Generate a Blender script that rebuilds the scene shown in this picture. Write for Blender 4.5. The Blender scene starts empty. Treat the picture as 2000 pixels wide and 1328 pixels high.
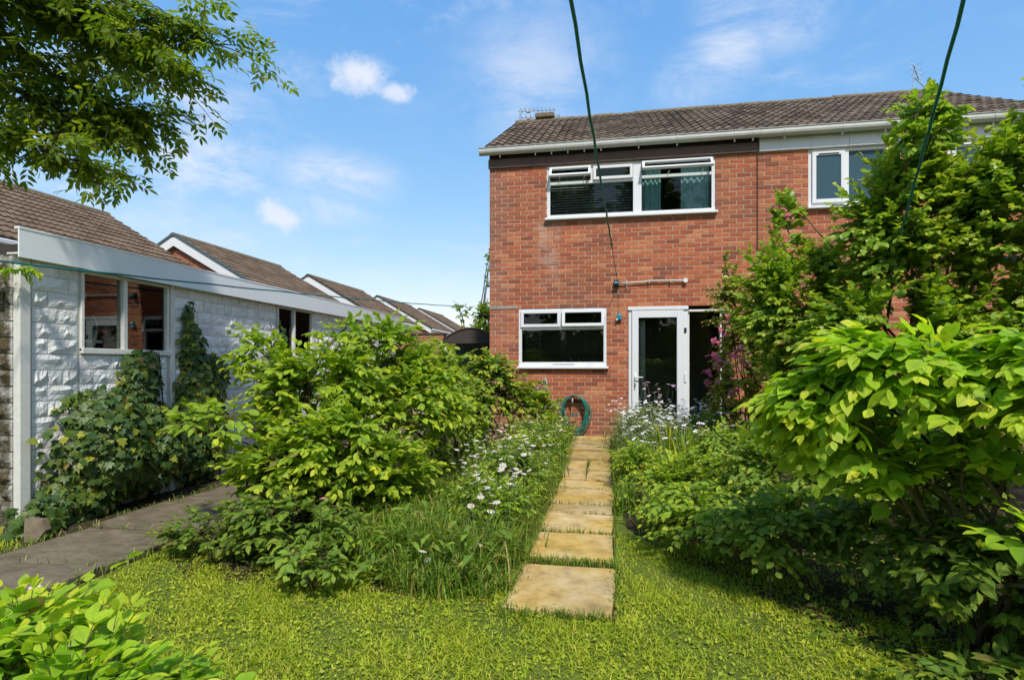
import bpy, bmesh, math, random
import numpy as np
from mathutils import Vector, Matrix

random.seed(7)
rng = np.random.default_rng(11)
scn = bpy.context.scene
COL = scn.collection
R = math.radians

# ------------------------------------------------------------------ camera, sky, sun, exposure
CAM_H, YAW, FOC = 1.32, 10.0, 1083.0
cam = bpy.data.cameras.new('camera')
cam.sensor_width = 36.0
cam.lens = FOC / 2000 * 36
cam.shift_y = 0.0255
cam.clip_end = 2000
cam_o = bpy.data.objects.new('camera', cam)
cam_o.location = (0, 0, CAM_H)
cam_o.rotation_euler = (R(90), 0, R(YAW))
COL.objects.link(cam_o)
scn.camera = cam_o

SUN_DIR = Vector((0.40, -1.0, 1.32)).normalized()      # towards the sun
SUN_EL = math.asin(SUN_DIR.z)
SUN_AZ = math.atan2(SUN_DIR.x, SUN_DIR.y)
sun = bpy.data.lights.new('sun', 'SUN')
sun.energy = 2.15
sun.angle = R(4.0)
sun.color = (1.0, 0.95, 0.87)
sun_o = bpy.data.objects.new('sun', sun)
sun_o.rotation_euler = (-SUN_DIR).to_track_quat('-Z', 'Y').to_euler()
sun_o.location = (0, -20, 30)
COL.objects.link(sun_o)

scn.view_settings.view_transform = 'Standard'
scn.view_settings.look = 'None'
scn.view_settings.exposure = 1.12
scn.view_settings.gamma = 1
scn.view_settings.use_curve_mapping = False
try:
    scn.cycles.use_denoising = True
    scn.cycles.max_bounces = 12
    scn.cycles.diffuse_bounces = 8
    scn.cycles.transmission_bounces = 8
    scn.cycles.transparent_max_bounces = 12
except Exception:
    pass


def make_world():
    w = bpy.data.worlds.new('World')
    scn.world = w
    w.use_nodes = True
    nt = w.node_tree
    nt.nodes.clear()
    N, L = nt.nodes.new, nt.links.new
    out = N('ShaderNodeOutputWorld')
    bg = N('ShaderNodeBackground')
    bg.inputs['Strength'].default_value = 0.15
    sky = N('ShaderNodeTexSky')
    sky.sky_type = 'NISHITA'
    sky.sun_disc = False
    sky.sun_elevation = SUN_EL
    sky.sun_rotation = SUN_AZ
    sky.air_density = 0.9
    sky.dust_density = 0.25
    sky.ozone_density = 3.0
    tc = N('ShaderNodeTexCoord')
    D = tc.outputs['Generated']

    def m(op, a, b=None, c=None, clamp=False):
        n = N('ShaderNodeMath'); n.operation = op; n.use_clamp = clamp
        for i, v in enumerate((a, b, c)):
            if v is None: continue
            if isinstance(v, (int, float)): n.inputs[i].default_value = v
            else: L(v, n.inputs[i])
        return n.outputs[0]

    def v(op, a, b):
        n = N('ShaderNodeVectorMath'); n.operation = op
        for i, q in enumerate((a, b)):
            if q is None: continue
            if isinstance(q, tuple): n.inputs[i].default_value = q
            else: L(q, n.inputs[i])
        return n

    def noise(scale, det, rough, stretch=(1, 1, 1), dist=0.0, off=(0, 0, 0)):
        p = v('MULTIPLY', D, stretch).outputs[0]
        p = v('ADD', p, off).outputs[0]
        n = N('ShaderNodeTexNoise')
        n.inputs['Scale'].default_value = scale
        n.inputs['Detail'].default_value = det
        n.inputs['Roughness'].default_value = rough
        n.inputs['Distortion'].default_value = dist
        L(p, n.inputs['Vector'])
        return n.outputs['Fac']

    def blob(c, rad):
        d = v('SUBTRACT', D, c).outputs[0]
        d = v('MULTIPLY', d, tuple(1 / q for q in rad)).outputs[0]
        ln = N('ShaderNodeVectorMath'); ln.operation = 'LENGTH'
        L(d, ln.inputs[0])
        return m('SUBTRACT', 1.0, ln.outputs['Value'])

    def smooth(x, lo, hi):
        n = N('ShaderNodeMapRange'); n.interpolation_type = 'SMOOTHSTEP'
        L(x, n.inputs['Value'])
        n.inputs['From Min'].default_value = lo
        n.inputs['From Max'].default_value = hi
        return n.outputs['Result']

    n_puff = noise(9.0, 9, 0.62, dist=0.3)
    n_fine = noise(30.0, 6, 0.6)
    cloud = None
    # small cumulus: direction in the sky, angular half size
    for c, rad, k in CUMULUS:
        b = m('ADD', blob(c, rad), m('MULTIPLY', m('SUBTRACT', n_puff, 0.5), 2.6))
        b = m('ADD', b, m('MULTIPLY', m('SUBTRACT', n_fine, 0.5), 0.7))
        s = m('MULTIPLY', smooth(b, 0.25, 1.05), k)
        # fade to nothing outside the cloud's own patch of sky
        s = m('MULTIPLY', s, smooth(blob(c, tuple(q * 1.7 for q in rad)), 0.0, 0.35))
        cloud = s if cloud is None else m('MAXIMUM', cloud, s)
    # thin cirrus
    wisp = noise(5.5, 10, 0.68, stretch=(1.0, 1.0, 2.3), dist=0.35, off=(3.1, 1.7, 0.4))
    big = noise(1.9, 3, 0.5, off=(7.2, 0.3, 2.2))
    c2 = m('MULTIPLY', smooth(wisp, 0.44, 0.78), smooth(big, 0.34, 0.60))
    c2 = m('MULTIPLY', c2, 0.75)
    for c, rad, k in CIRRUS:
        b = smooth(blob(c, rad), 0.0, 0.9)
        c3 = m('MULTIPLY', m('MULTIPLY', b, smooth(wisp, 0.30, 0.72)), k)
        c2 = m('MAXIMUM', c2, c3)
    cloud = m('MAXIMUM', cloud, c2, clamp=True)
    # even response of the whole sky: deep blue overhead without a burnt-out horizon
    sep = N('ShaderNodeSeparateColor'); L(sky.outputs[0], sep.inputs[0])
    cmb = N('ShaderNodeCombineColor')
    for ch, (k, ref, g) in enumerate(((0.64, 1.0, 1.0), (1.36, 1.55, 0.60), (2.66, 2.95, 0.28))):
        L(m('MULTIPLY', m('POWER', m('DIVIDE', sep.outputs[ch], ref), g), k), cmb.inputs[ch])
    mix = N('ShaderNodeMix'); mix.data_type = 'RGBA'
    L(cloud, mix.inputs[0])
    L(cmb.outputs[0], mix.inputs[6])
    mix.inputs[7].default_value = (2.75, 2.85, 3.15, 1)
    L(mix.outputs[2], bg.inputs['Color'])
    L(bg.outputs[0], out.inputs[0])


CUMULUS = [
    ((-0.382, 0.806, 0.455), (0.070, 0.060, 0.040), 0.85),
    ((-0.337, 0.835, 0.435), (0.050, 0.050, 0.022), 0.75),
    ((-0.636, 0.707, 0.309), (0.075, 0.075, 0.030), 0.78),
    ((-0.522, 0.818, 0.240), (0.075, 0.075, 0.034), 0.78),
]
CIRRUS = [
    ((0.17, 0.86, 0.480), (0.09, 0.2, 0.10), 0.80),
    ((0.25, 0.84, 0.495), (0.09, 0.2, 0.07), 0.75),
    ((0.12, 0.885, 0.44), (0.08, 0.2, 0.06), 0.60),
    ((-0.12, 0.88, 0.46), (0.20, 0.2, 0.14), 0.50),
    ((-0.435, 0.845, 0.31), (0.13, 0.2, 0.06), 0.80),
    ((-0.47, 0.84, 0.26), (0.14, 0.2, 0.04), 0.65),
    ((-0.62, 0.76, 0.21), (0.22, 0.2, 0.06), 0.55),
    ((-0.36, 0.92, 0.13), (0.30, 0.2, 0.08), 0.45),
]
make_world()

# ------------------------------------------------------------------ materials
MATS = {}


class NT:
    """tiny node helper"""
    def __init__(s, name):
        s.m = bpy.data.materials.new(name)
        s.m.use_nodes = True
        s.t = s.m.node_tree
        s.t.nodes.clear()
        s.out = s.n('ShaderNodeOutputMaterial')

    def n(s, typ, **kw):
        q = s.t.nodes.new(typ)
        for k, val in kw.items():
            setattr(q, k, val)
        return q

    def l(s, a, b):
        s.t.links.new(a, b)

    def math(s, op, a, b=None, clamp=False):
        n = s.n('ShaderNodeMath', operation=op, use_clamp=clamp)
        for i, v in enumerate((a, b)):
            if v is None: continue
            if isinstance(v, (int, float)): n.inputs[i].default_value = v
            else: s.l(v, n.inputs[i])
        return n.outputs[0]

    def noise(s, scale, det=5, rough=0.55, coord='Position', stretch=None, dist=0.0):
        if coord == 'Position':
            p = s.n('ShaderNodeNewGeometry').outputs['Position']
        else:
            p = s.n('ShaderNodeTexCoord').outputs[coord]
        if stretch:
            vm = s.n('ShaderNodeVectorMath', operation='MULTIPLY')
            s.l(p, vm.inputs[0]); vm.inputs[1].default_value = stretch
            p = vm.outputs[0]
        n = s.n('ShaderNodeTexNoise')
        n.inputs['Scale'].default_value = scale
        n.inputs['Detail'].default_value = det
        n.inputs['Roughness'].default_value = rough
        n.inputs['Distortion'].default_value = dist
        s.l(p, n.inputs['Vector'])
        return n.outputs['Fac']

    def ramp(s, fac, stops, interp='LINEAR'):
        r = s.n('ShaderNodeValToRGB')
        r.color_ramp.interpolation = interp
        el = r.color_ramp.elements
        while len(el) < len(stops): el.new(0.5)
        for e, (p, c) in zip(el, stops):
            e.position = p
            e.color = (*c, 1) if len(c) == 3 else c
        s.l(fac, r.inputs[0])
        return r.outputs[0]

    def rng01(s, x, lo, hi, a=0.0, b=1.0):
        n = s.n('ShaderNodeMapRange', interpolation_type='SMOOTHSTEP')
        s.l(x, n.inputs['Value'])
        n.inputs['From Min'].default_value = lo
        n.inputs['From Max'].default_value = hi
        n.inputs['To Min'].default_value = a
        n.inputs['To Max'].default_value = b
        return n.outputs['Result']

    def mix(s, f, a, b, mode='MIX'):
        n = s.n('ShaderNodeMix', data_type='RGBA', blend_type=mode)
        for i, v in ((0, f), (6, a), (7, b)):
            if isinstance(v, (int, float)): n.inputs[i].default_value = v
            elif isinstance(v, tuple): n.inputs[i].default_value = (*v, 1) if len(v) == 3 else v
            else: s.l(v, n.inputs[i])
        return n.outputs[2]

    def bump(s, h, strength=0.4, dist=0.01):
        b = s.n('ShaderNodeBump')
        b.inputs['Strength'].default_value = strength
        b.inputs['Distance'].default_value = dist
        s.l(h, b.inputs['Height'])
        return b.outputs[0]

    def pbsdf(s, col, rough=0.6, spec=0.3, normal=None, metal=0.0, link=True):
        p = s.n('ShaderNodeBsdfPrincipled')
        if isinstance(col, tuple): p.inputs['Base Color'].default_value = (*col, 1)
        else: s.l(col, p.inputs['Base Color'])
        if isinstance(rough, (int, float)): p.inputs['Roughness'].default_value = rough
        else: s.l(rough, p.inputs['Roughness'])
        p.inputs['Specular IOR Level'].default_value = spec
        p.inputs['Metallic'].default_value = metal
        if normal is not None: s.l(normal, p.inputs['Normal'])
        if link: s.l(p.outputs[0], s.out.inputs[0])
        return p

    def rand(s):
        """random number of the piece: object colour G plus mesh island"""
        oi = s.n('ShaderNodeObjectInfo')
        sep = s.n('ShaderNodeSeparateColor'); s.l(oi.outputs['Color'], sep.inputs[0])
        isl = s.n('ShaderNodeNewGeometry').outputs['Random Per Island']
        r = s.math('FRACT', s.math('ADD', sep.outputs[1], isl))
        return r, sep

    def pos(s):
        g = s.n('ShaderNodeNewGeometry')
        x = s.n('ShaderNodeSeparateXYZ'); s.l(g.outputs['Position'], x.inputs[0])
        return x.outputs


def plain(name, col, rough=0.5, spec=0.3, metal=0.0, var=0.12, scale=14.0, bump=0.0):
    k = NT(name)
    f = k.noise(scale, 5, 0.6)
    c = k.mix(f, tuple(q * (1 - var * 1.6) for q in col), tuple(min(1, q * (1 + var)) for q in col))
    k.pbsdf(c, rough, spec, k.bump(f, bump, 0.005) if bump else None, metal)
    MATS[name] = k.m
    return k.m


def leaf_mat(name, dark, mid, light, young, trans=0.35, rough=0.52, rib=(0.25, 0.34, 0.08), spec=0.22, patch=0.5):
    k = NT(name)
    r, sep = k.rand()
    c = k.ramp(r, [(0.0, dark), (0.5, mid), (0.980, light), (0.988, (0.26, 0.17, 0.05)), (1.0, (0.20, 0.12, 0.05))])
    pn = k.noise(2.6, 4, 0.6)
    c = k.mix(k.rng01(pn, 0.36, 0.66, patch, 0.0), c, dark)
    at = k.n('ShaderNodeAttribute', attribute_name='young')
    y = k.math('ADD', at.outputs['Fac'], sep.outputs[0], clamp=True)
    c = k.mix(y, c, young)
    nz = k.noise(38.0, 3, 0.6)
    c = k.mix(k.rng01(nz, 0.35, 0.75, 0.0, 0.30), c, tuple(q * 0.55 for q in mid))
    rb = k.n('ShaderNodeAttribute', attribute_name='rib')
    c = k.mix(k.rng01(rb.outputs['Fac'], 0.72, 1.0, 0.0, 0.45), c, rib)
    p = k.pbsdf(c, rough, spec, link=False)
    tr = k.n('ShaderNodeBsdfTranslucent')
    tc = k.mix(1.0, c, (1.06, 1.06, 0.35), 'MULTIPLY')
    tc2 = k.n('ShaderNodeHueSaturation'); tc2.inputs['Value'].default_value = 1.7
    k.l(tc, tc2.inputs['Color'])
    k.l(tc2.outputs[0], tr.inputs[0])
    ms = k.n('ShaderNodeMixShader'); ms.inputs[0].default_value = trans
    k.l(p.outputs[0], ms.inputs[1]); k.l(tr.outputs[0], ms.inputs[2])
    k.l(ms.outputs[0], k.out.inputs[0])
    MATS[name] = k.m
    return k.m


def make_mats():
    leaf_mat('leaf_lime', (0.187, 0.356, 0.024), (0.320, 0.511, 0.029), (0.439, 0.600, 0.038), (0.600, 0.600, 0.043), 0.42)
    leaf_mat('leaf_fresh', (0.150, 0.270, 0.029), (0.270, 0.400, 0.029), (0.405, 0.517, 0.033), (0.600, 0.600, 0.038), 0.38)
    leaf_mat('leaf_mid', (0.111, 0.202, 0.028), (0.191, 0.308, 0.032), (0.306, 0.402, 0.038), (0.523, 0.485, 0.038), 0.34)
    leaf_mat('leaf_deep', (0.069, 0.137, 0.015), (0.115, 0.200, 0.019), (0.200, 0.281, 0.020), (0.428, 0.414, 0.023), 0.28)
    leaf_mat('leaf_bush', (0.127, 0.243, 0.034), (0.236, 0.392, 0.034), (0.391, 0.526, 0.039), (0.600, 0.600, 0.074), 0.36, 0.40, spec=0.35)
    leaf_mat('leaf_olive', (0.156, 0.204, 0.046), (0.272, 0.319, 0.057), (0.399, 0.409, 0.076), (0.600, 0.420, 0.102), 0.35)
    leaf_mat('leaf_ivy', (0.034, 0.079, 0.018), (0.069, 0.124, 0.022), (0.129, 0.184, 0.024), (0.340, 0.339, 0.026), 0.18, 0.45, rib=(0.09, 0.15, 0.05), spec=0.3)
    leaf_mat('leaf_tree', (0.084, 0.150, 0.020), (0.143, 0.222, 0.020), (0.218, 0.290, 0.025), (0.335, 0.361, 0.029), 0.48)
    leaf_mat('leaf_silver', (0.171, 0.231, 0.106), (0.259, 0.318, 0.144), (0.355, 0.403, 0.193), (0.388, 0.414, 0.115), 0.30)
    leaf_mat('grass_long', (0.083, 0.166, 0.021), (0.160, 0.265, 0.029), (0.282, 0.370, 0.047), (0.547, 0.397, 0.146), 0.35)
    leaf_mat('grass_lawn', (0.204, 0.290, 0.016), (0.360, 0.437, 0.021), (0.537, 0.556, 0.037), (0.600, 0.513, 0.106), 0.30, 0.6, spec=0.2)
    plain('bark', (0.10, 0.075, 0.05), 0.85, 0.15, var=0.35, scale=40, bump=0.6)
    plain('stem', (0.115, 0.095, 0.045), 0.7, 0.2, var=0.3, scale=40)
    plain('stem_green', (0.10, 0.15, 0.04), 0.6, 0.2, var=0.2)
    plain('upvc', (0.68, 0.685, 0.69), 0.32, 0.45, var=0.03, scale=3)
    plain('old_white_paint', (0.66, 0.65, 0.60), 0.6, 0.25, var=0.14, scale=18)
    plain('gutter_plastic', (0.50, 0.50, 0.46), 0.4, 0.4, var=0.16, scale=5)
    plain('brown_timber', (0.125, 0.075, 0.058), 0.6, 0.3, var=0.22, scale=9)
    plain('black_timber', (0.030, 0.022, 0.020), 0.6, 0.3, var=0.3, scale=9)
    plain('dark_plastic', (0.03, 0.035, 0.035), 0.4, 0.4)
    plain('teal_plastic', (0.02, 0.22, 0.30), 0.35, 0.45)
    plain('rope_teal', (0.010, 0.150, 0.165), 0.6, 0.3, var=0.25, scale=90)
    plain('cord_dark', (0.035, 0.045, 0.045), 0.7, 0.2)
    plain('hose_green', (0.010, 0.165, 0.120), 0.38, 0.45, var=0.18, scale=30)
    plain('steel', (0.45, 0.46, 0.47), 0.35, 0.5, metal=0.8)
    plain('galvanised', (0.42, 0.44, 0.46), 0.5, 0.4, metal=0.3)
    plain('felt_dark', (0.065, 0.055, 0.048), 0.9, 0.1, var=0.2, scale=25, bump=0.3)
    plain('shed_green', (0.08, 0.11, 0.11), 0.8, 0.15, var=0.2)
    plain('plaster', (0.33, 0.31, 0.28), 0.8, 0.1)
    plain('carpet_dark', (0.08, 0.07, 0.06), 0.9, 0.05)
    plain('blind_dark', (0.34, 0.33, 0.29), 0.55, 0.3)
    plain('curtain_teal', (0.26, 0.44, 0.45), 0.85, 0.1, var=0.15, scale=20)
    plain('curtain_pale', (0.5, 0.5, 0.46), 0.85, 0.1)
    plain('petal_white', (0.70, 0.68, 0.68), 0.6, 0.2, var=0.04)
    plain('petal_blush', (0.74, 0.52, 0.60), 0.6, 0.2, var=0.12, scale=60)
    plain('petal_magenta', (0.46, 0.12, 0.30), 0.6, 0.2, var=0.2, scale=60)
    plain('petal_pink', (0.62, 0.13, 0.22), 0.6, 0.2, var=0.25, scale=60)
    plain('petal_yellow', (0.75, 0.42, 0.02), 0.6, 0.2)
    plain('tool_handle', (0.52, 0.44, 0.28), 0.5, 0.3)
    plain('red_plastic', (0.5, 0.03, 0.02), 0.4, 0.4)

    # brick
    for name, stops in (('brick_red', [(0.0, (0.204, 0.068, 0.040)), (0.16, (0.314, 0.088, 0.045)), (0.5, (0.407, 0.112, 0.050)), (0.82, (0.473, 0.145, 0.061)), (1.0, (0.550, 0.220, 0.099))]),
                        ('brick_orange', [(0.0, (0.26, 0.085, 0.04)), (0.5, (0.40, 0.125, 0.055)), (1.0, (0.48, 0.17, 0.075))])):
        k = NT(name)
        r, _ = k.rand()
        c = k.ramp(r, stops)
        nz = k.noise(26, 6, 0.65)
        c = k.mix(k.rng01(nz, 0.35, 0.75, 0.0, 0.5), c, (0.22, 0.085, 0.05))
        blot = k.noise(2.1, 4, 0.6)
        c = k.mix(k.rng01(blot, 0.52, 0.80, 0.0, 0.35), c, (0.36, 0.20, 0.13))
        drift = k.noise(0.75, 5, 0.65)
        c = k.mix(k.rng01(drift, 0.46, 0.70, 0.0, 0.55), c, (0.20, 0.085, 0.052))
        if name == 'brick_red':
            X, Y, Z = k.pos()
            a = k.math('MULTIPLY', k.rng01(X, -1.32, -1.15), k.rng01(X, -1.0, -0.78, 1.0, 0.0))
            b = k.math('MULTIPLY', k.rng01(Z, 2.45, 3.1), k.rng01(Z, 3.75, 3.95, 1.0, 0.0))
            wn = k.noise(7, 6, 0.7)
            s = k.math('MULTIPLY', k.math('MULTIPLY', a, b), k.rng01(wn, 0.38, 0.62, 0.0, 0.42))
            c = k.mix(s, c, (0.46, 0.36, 0.30))
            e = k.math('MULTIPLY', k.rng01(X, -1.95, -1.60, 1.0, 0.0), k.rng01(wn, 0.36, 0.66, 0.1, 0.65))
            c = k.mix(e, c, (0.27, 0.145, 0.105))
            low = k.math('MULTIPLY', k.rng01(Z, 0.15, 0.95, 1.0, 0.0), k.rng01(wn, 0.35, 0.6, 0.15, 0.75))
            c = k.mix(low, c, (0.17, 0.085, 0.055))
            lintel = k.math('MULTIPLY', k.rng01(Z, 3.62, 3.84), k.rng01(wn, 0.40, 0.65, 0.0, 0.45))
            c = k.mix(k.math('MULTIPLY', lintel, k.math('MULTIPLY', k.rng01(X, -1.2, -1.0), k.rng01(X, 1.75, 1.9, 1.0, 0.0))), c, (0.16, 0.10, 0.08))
        k.pbsdf(c, 0.85, 0.15, k.bump(nz, 0.5, 0.006))
        MATS[name] = k.m
    k = NT('mortar')
    nz = k.noise(30, 5, 0.6)
    c = k.mix(nz, (0.40, 0.27, 0.19), (0.54, 0.39, 0.29))
    k.pbsdf(c, 0.95, 0.1, k.bump(nz, 0.5, 0.006)); MATS['mortar'] = k.m
    # brick far away: texture
    k = NT('brick_far')
    tc = k.n('ShaderNodeTexCoord')
    mp = k.n('ShaderNodeMapping'); mp.inputs['Rotation'].default_value = (R(90), 0, 0)
    k.l(tc.outputs['Object'], mp.inputs[0])
    bt = k.n('ShaderNodeTexBrick')
    bt.inputs['Color1'].default_value = (0.36, 0.115, 0.052, 1)
    bt.inputs['Color2'].default_value = (0.27, 0.085, 0.042, 1)
    bt.inputs['Mortar'].default_value = (0.40, 0.29, 0.21, 1)
    bt.inputs['Scale'].default_value = 1.0
    bt.inputs['Mortar Size'].default_value = 0.006
    bt.inputs['Brick Width'].default_value = 0.225
    bt.inputs['Row Height'].default_value = 0.075
    k.l(mp.outputs[0], bt.inputs['Vector'])
    k.pbsdf(bt.outputs[0], 0.9, 0.1); MATS['brick_far'] = k.m

    # roof tiles
    for name, cs in (('tile_house', [(0.0, (0.070, 0.048, 0.034)), (0.5, (0.118, 0.085, 0.060)), (1.0, (0.175, 0.130, 0.092))]),
                     ('tile_brown', [(0.0, (0.105, 0.068, 0.045)), (0.5, (0.145, 0.096, 0.062)), (1.0, (0.185, 0.125, 0.082))])):
        k = NT(name)
        r, _ = k.rand()
        c = k.ramp(r, cs)
        nz = k.noise(22, 6, 0.7)
        c = k.mix(k.rng01(nz, 0.50, 0.78, 0.0, 0.55), c, (0.30, 0.26, 0.20))
        n2 = k.noise(3.5, 5, 0.6)
        c = k.mix(k.rng01(n2, 0.48, 0.75, 0.0, 0.55), c, (0.070, 0.052, 0.040))
        n3 = k.noise(70, 3, 0.6)
        c = k.mix(k.rng01(n3, 0.62, 0.72, 0.0, 0.5), c, (0.33, 0.31, 0.20))
        k.pbsdf(c, 0.88, 0.15, k.bump(nz, 0.5, 0.006)); MATS[name] = k.m
    k = NT('ridge_moss')
    nz = k.noise(14, 6, 0.7)
    c = k.ramp(nz, [(0.3, (0.09, 0.07, 0.055)), (0.55, (0.19, 0.155, 0.10)), (0.75, (0.20, 0.18, 0.05))])
    k.pbsdf(c, 0.9, 0.1, k.bump(nz, 0.6, 0.01)); MATS['ridge_moss'] = k.m

    # garage blocks
    k = NT('block_white')
    r, _ = k.rand()
    n1 = k.noise(11, 6, 0.65)
    n2 = k.noise(40, 4, 0.6)
    n3 = k.noise(1.3, 4, 0.6)
    c = k.ramp(r, [(0.0, (0.68, 0.675, 0.65)), (1.0, (0.82, 0.815, 0.79))])
    c = k.mix(k.rng01(n1, 0.47, 0.75, 0.0, 0.5), c, (0.46, 0.445, 0.40))
    c = k.mix(k.rng01(n3, 0.5, 0.72, 0.0, 0.35), c, (0.42, 0.40, 0.33))
    c = k.mix(k.rng01(n2, 0.685, 0.72, 0.0, 0.85), c, (0.07, 0.06, 0.05))
    X, Y, Z = k.pos()
    damp = k.math('MULTIPLY', k.rng01(Z, 0.05, 0.75, 1.0, 0.0), k.rng01(n1, 0.3, 0.6, 0.35, 1.0))
    c = k.mix(k.math('MULTIPLY', damp, 0.65), c, (0.17, 0.165, 0.11))
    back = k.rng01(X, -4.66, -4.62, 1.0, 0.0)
    c = k.mix(k.math('MULTIPLY', back, k.rng01(n1, 0.25, 0.6, 0.6, 1.0)), c, (0.075, 0.060, 0.030))  # rear face: brown moss, with the overhanging tree's shade painted into the colour
    k.pbsdf(c, 0.85, 0.15, k.bump(k.noise(24, 5, 0.6, dist=0.8), 0.8, 0.02)); MATS['block_white'] = k.m
    plain('block_joint', (0.50, 0.485, 0.44), 0.9, 0.1, var=0.25, scale=25)
    plain('fascia_metal', (0.76, 0.78, 0.79), 0.75, 0.15, var=0.04, scale=3)
    plain('concrete', (0.30, 0.28, 0.24), 0.9, 0.1, var=0.25, scale=9, bump=0.4)

    # path slabs
    k = NT('slab_stone')
    r, _ = k.rand()
    n1 = k.noise(6.5, 7, 0.68, dist=0.15)
    n2 = k.noise(28, 5, 0.6)
    c = k.ramp(n1, [(0.30, (0.288, 0.198, 0.090)), (0.5, (0.492, 0.342, 0.142)), (0.68, (0.576, 0.432, 0.222))])
    c = k.mix(k.rng01(n2, 0.52, 0.75, 0.0, 0.5), c, (0.25, 0.19, 0.11))
    n4 = k.noise(2.4, 6, 0.7)
    c = k.mix(k.rng01(n4, 0.52, 0.72, 0.0, 0.45), c, (0.24, 0.20, 0.11))
    hs = k.n('ShaderNodeHueSaturation')
    k.l(k.rng01(r, 0, 1, 0.80, 1.05), hs.inputs['Value'])
    k.l(k.rng01(k.noise(1.7, 3, 0.5), 0.35, 0.65, 0.95, 1.18), hs.inputs['Saturation'])
    k.l(c, hs.inputs['Color'])
    k.pbsdf(hs.outputs[0], 0.85, 0.2, k.bump(n1, 0.35, 0.02)); MATS['slab_stone'] = k.m
    k = NT('slab_concrete')
    n1 = k.noise(4.5, 9, 0.72, stretch=(1, 1.6, 1), dist=0.8)
    n2 = k.noise(30, 5, 0.6)
    c = k.ramp(n1, [(0.28, (0.080, 0.063, 0.040)), (0.5, (0.152, 0.121, 0.080)), (0.72, (0.235, 0.190, 0.133))])
    c = k.mix(k.rng01(n2, 0.52, 0.72, 0.0, 0.6), c, (0.075, 0.070, 0.04))
    k.pbsdf(c, 0.9, 0.15, k.bump(n1, 0.5, 0.02)); MATS['slab_concrete'] = k.m

    # ground
    k = NT('ground_grass')
    n1 = k.noise(1.6, 5, 0.6)
    n2 = k.noise(45, 5, 0.7)
    c = k.ramp(n1, [(0.3, (0.085, 0.120, 0.018)), (0.6, (0.140, 0.175, 0.024)), (0.8, (0.185, 0.185, 0.045))])
    c = k.mix(k.rng01(n2, 0.4, 0.7, 0.0, 0.7), c, (0.055, 0.060, 0.018))
    k.pbsdf(c, 0.95, 0.1, k.bump(n2, 0.6, 0.02)); MATS['ground_grass'] = k.m
    k = NT('soil')
    n2 = k.noise(25, 6, 0.7)
    c = k.ramp(n2, [(0.3, (0.025, 0.019, 0.012)), (0.7, (0.075, 0.055, 0.034))])
    k.pbsdf(c, 0.95, 0.1, k.bump(n2, 0.8, 0.03)); MATS['soil'] = k.m

    # glass
    for name, tint, base in (('glass', (0.88, 0.93, 0.91), 0.0), ('glass_frosted', (0.55, 0.70, 0.75), 0.25)):
        k = NT(name)
        fr = k.n('ShaderNodeFresnel'); fr.inputs[0].default_value = 1.38
        gl = k.n('ShaderNodeBsdfGlossy'); gl.inputs['Roughness'].default_value = 0.015
        tr = k.n('ShaderNodeBsdfTransparent'); tr.inputs[0].default_value = (*tint, 1)
        front = tr
        if base:
            df = k.n('ShaderNodeBsdfDiffuse'); df.inputs[0].default_value = (0.05, 0.10, 0.13, 1)
            mm = k.n('ShaderNodeMixShader'); mm.inputs[0].default_value = 0.85
            k.l(tr.outputs[0], mm.inputs[1]); k.l(df.outputs[0], mm.inputs[2]); front = mm
        ms = k.n('ShaderNodeMixShader')
        k.l(fr.outputs[0], ms.inputs[0]); k.l(front.outputs[0], ms.inputs[1]); k.l(gl.outputs[0], ms.inputs[2])
        k.l(ms.outputs[0], k.out.inputs[0])
        MATS[name] = k.m


make_mats()


# ------------------------------------------------------------------ mesh helpers
def mesh_from(name, V, F, smooth=False, attrs=None):
    """V (n,3) array; F list of tuples, or (loops, sizes) arrays"""
    me = bpy.data.meshes.new(name)
    V = np.asarray(V, dtype=np.float32)
    if isinstance(F, tuple) and isinstance(F[0], np.ndarray):
        loops, sizes = F
    else:
        sizes = np.fromiter((len(f) for f in F), dtype=np.int32, count=len(F))
        loops = np.fromiter((i for f in F for i in f), dtype=np.int32, count=int(sizes.sum()))
    me.vertices.add(len(V)); me.vertices.foreach_set('co', V.ravel())
    me.loops.add(len(loops)); me.loops.foreach_set('vertex_index', loops.astype(np.int32))
    starts = np.concatenate(([0], np.cumsum(sizes)[:-1])).astype(np.int32)
    me.polygons.add(len(sizes))
    me.polygons.foreach_set('loop_start', starts)
    me.polygons.foreach_set('loop_total', sizes.astype(np.int32))
    me.polygons.foreach_set('use_smooth', np.full(len(sizes), bool(smooth)))
    for k, a in (attrs or {}).items():
        at = me.attributes.new(k, 'FLOAT', 'POINT')
        at.data.foreach_set('value', np.asarray(a, dtype=np.float32))
    me.update(calc_edges=True)
    me.validate()
    return me


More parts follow.
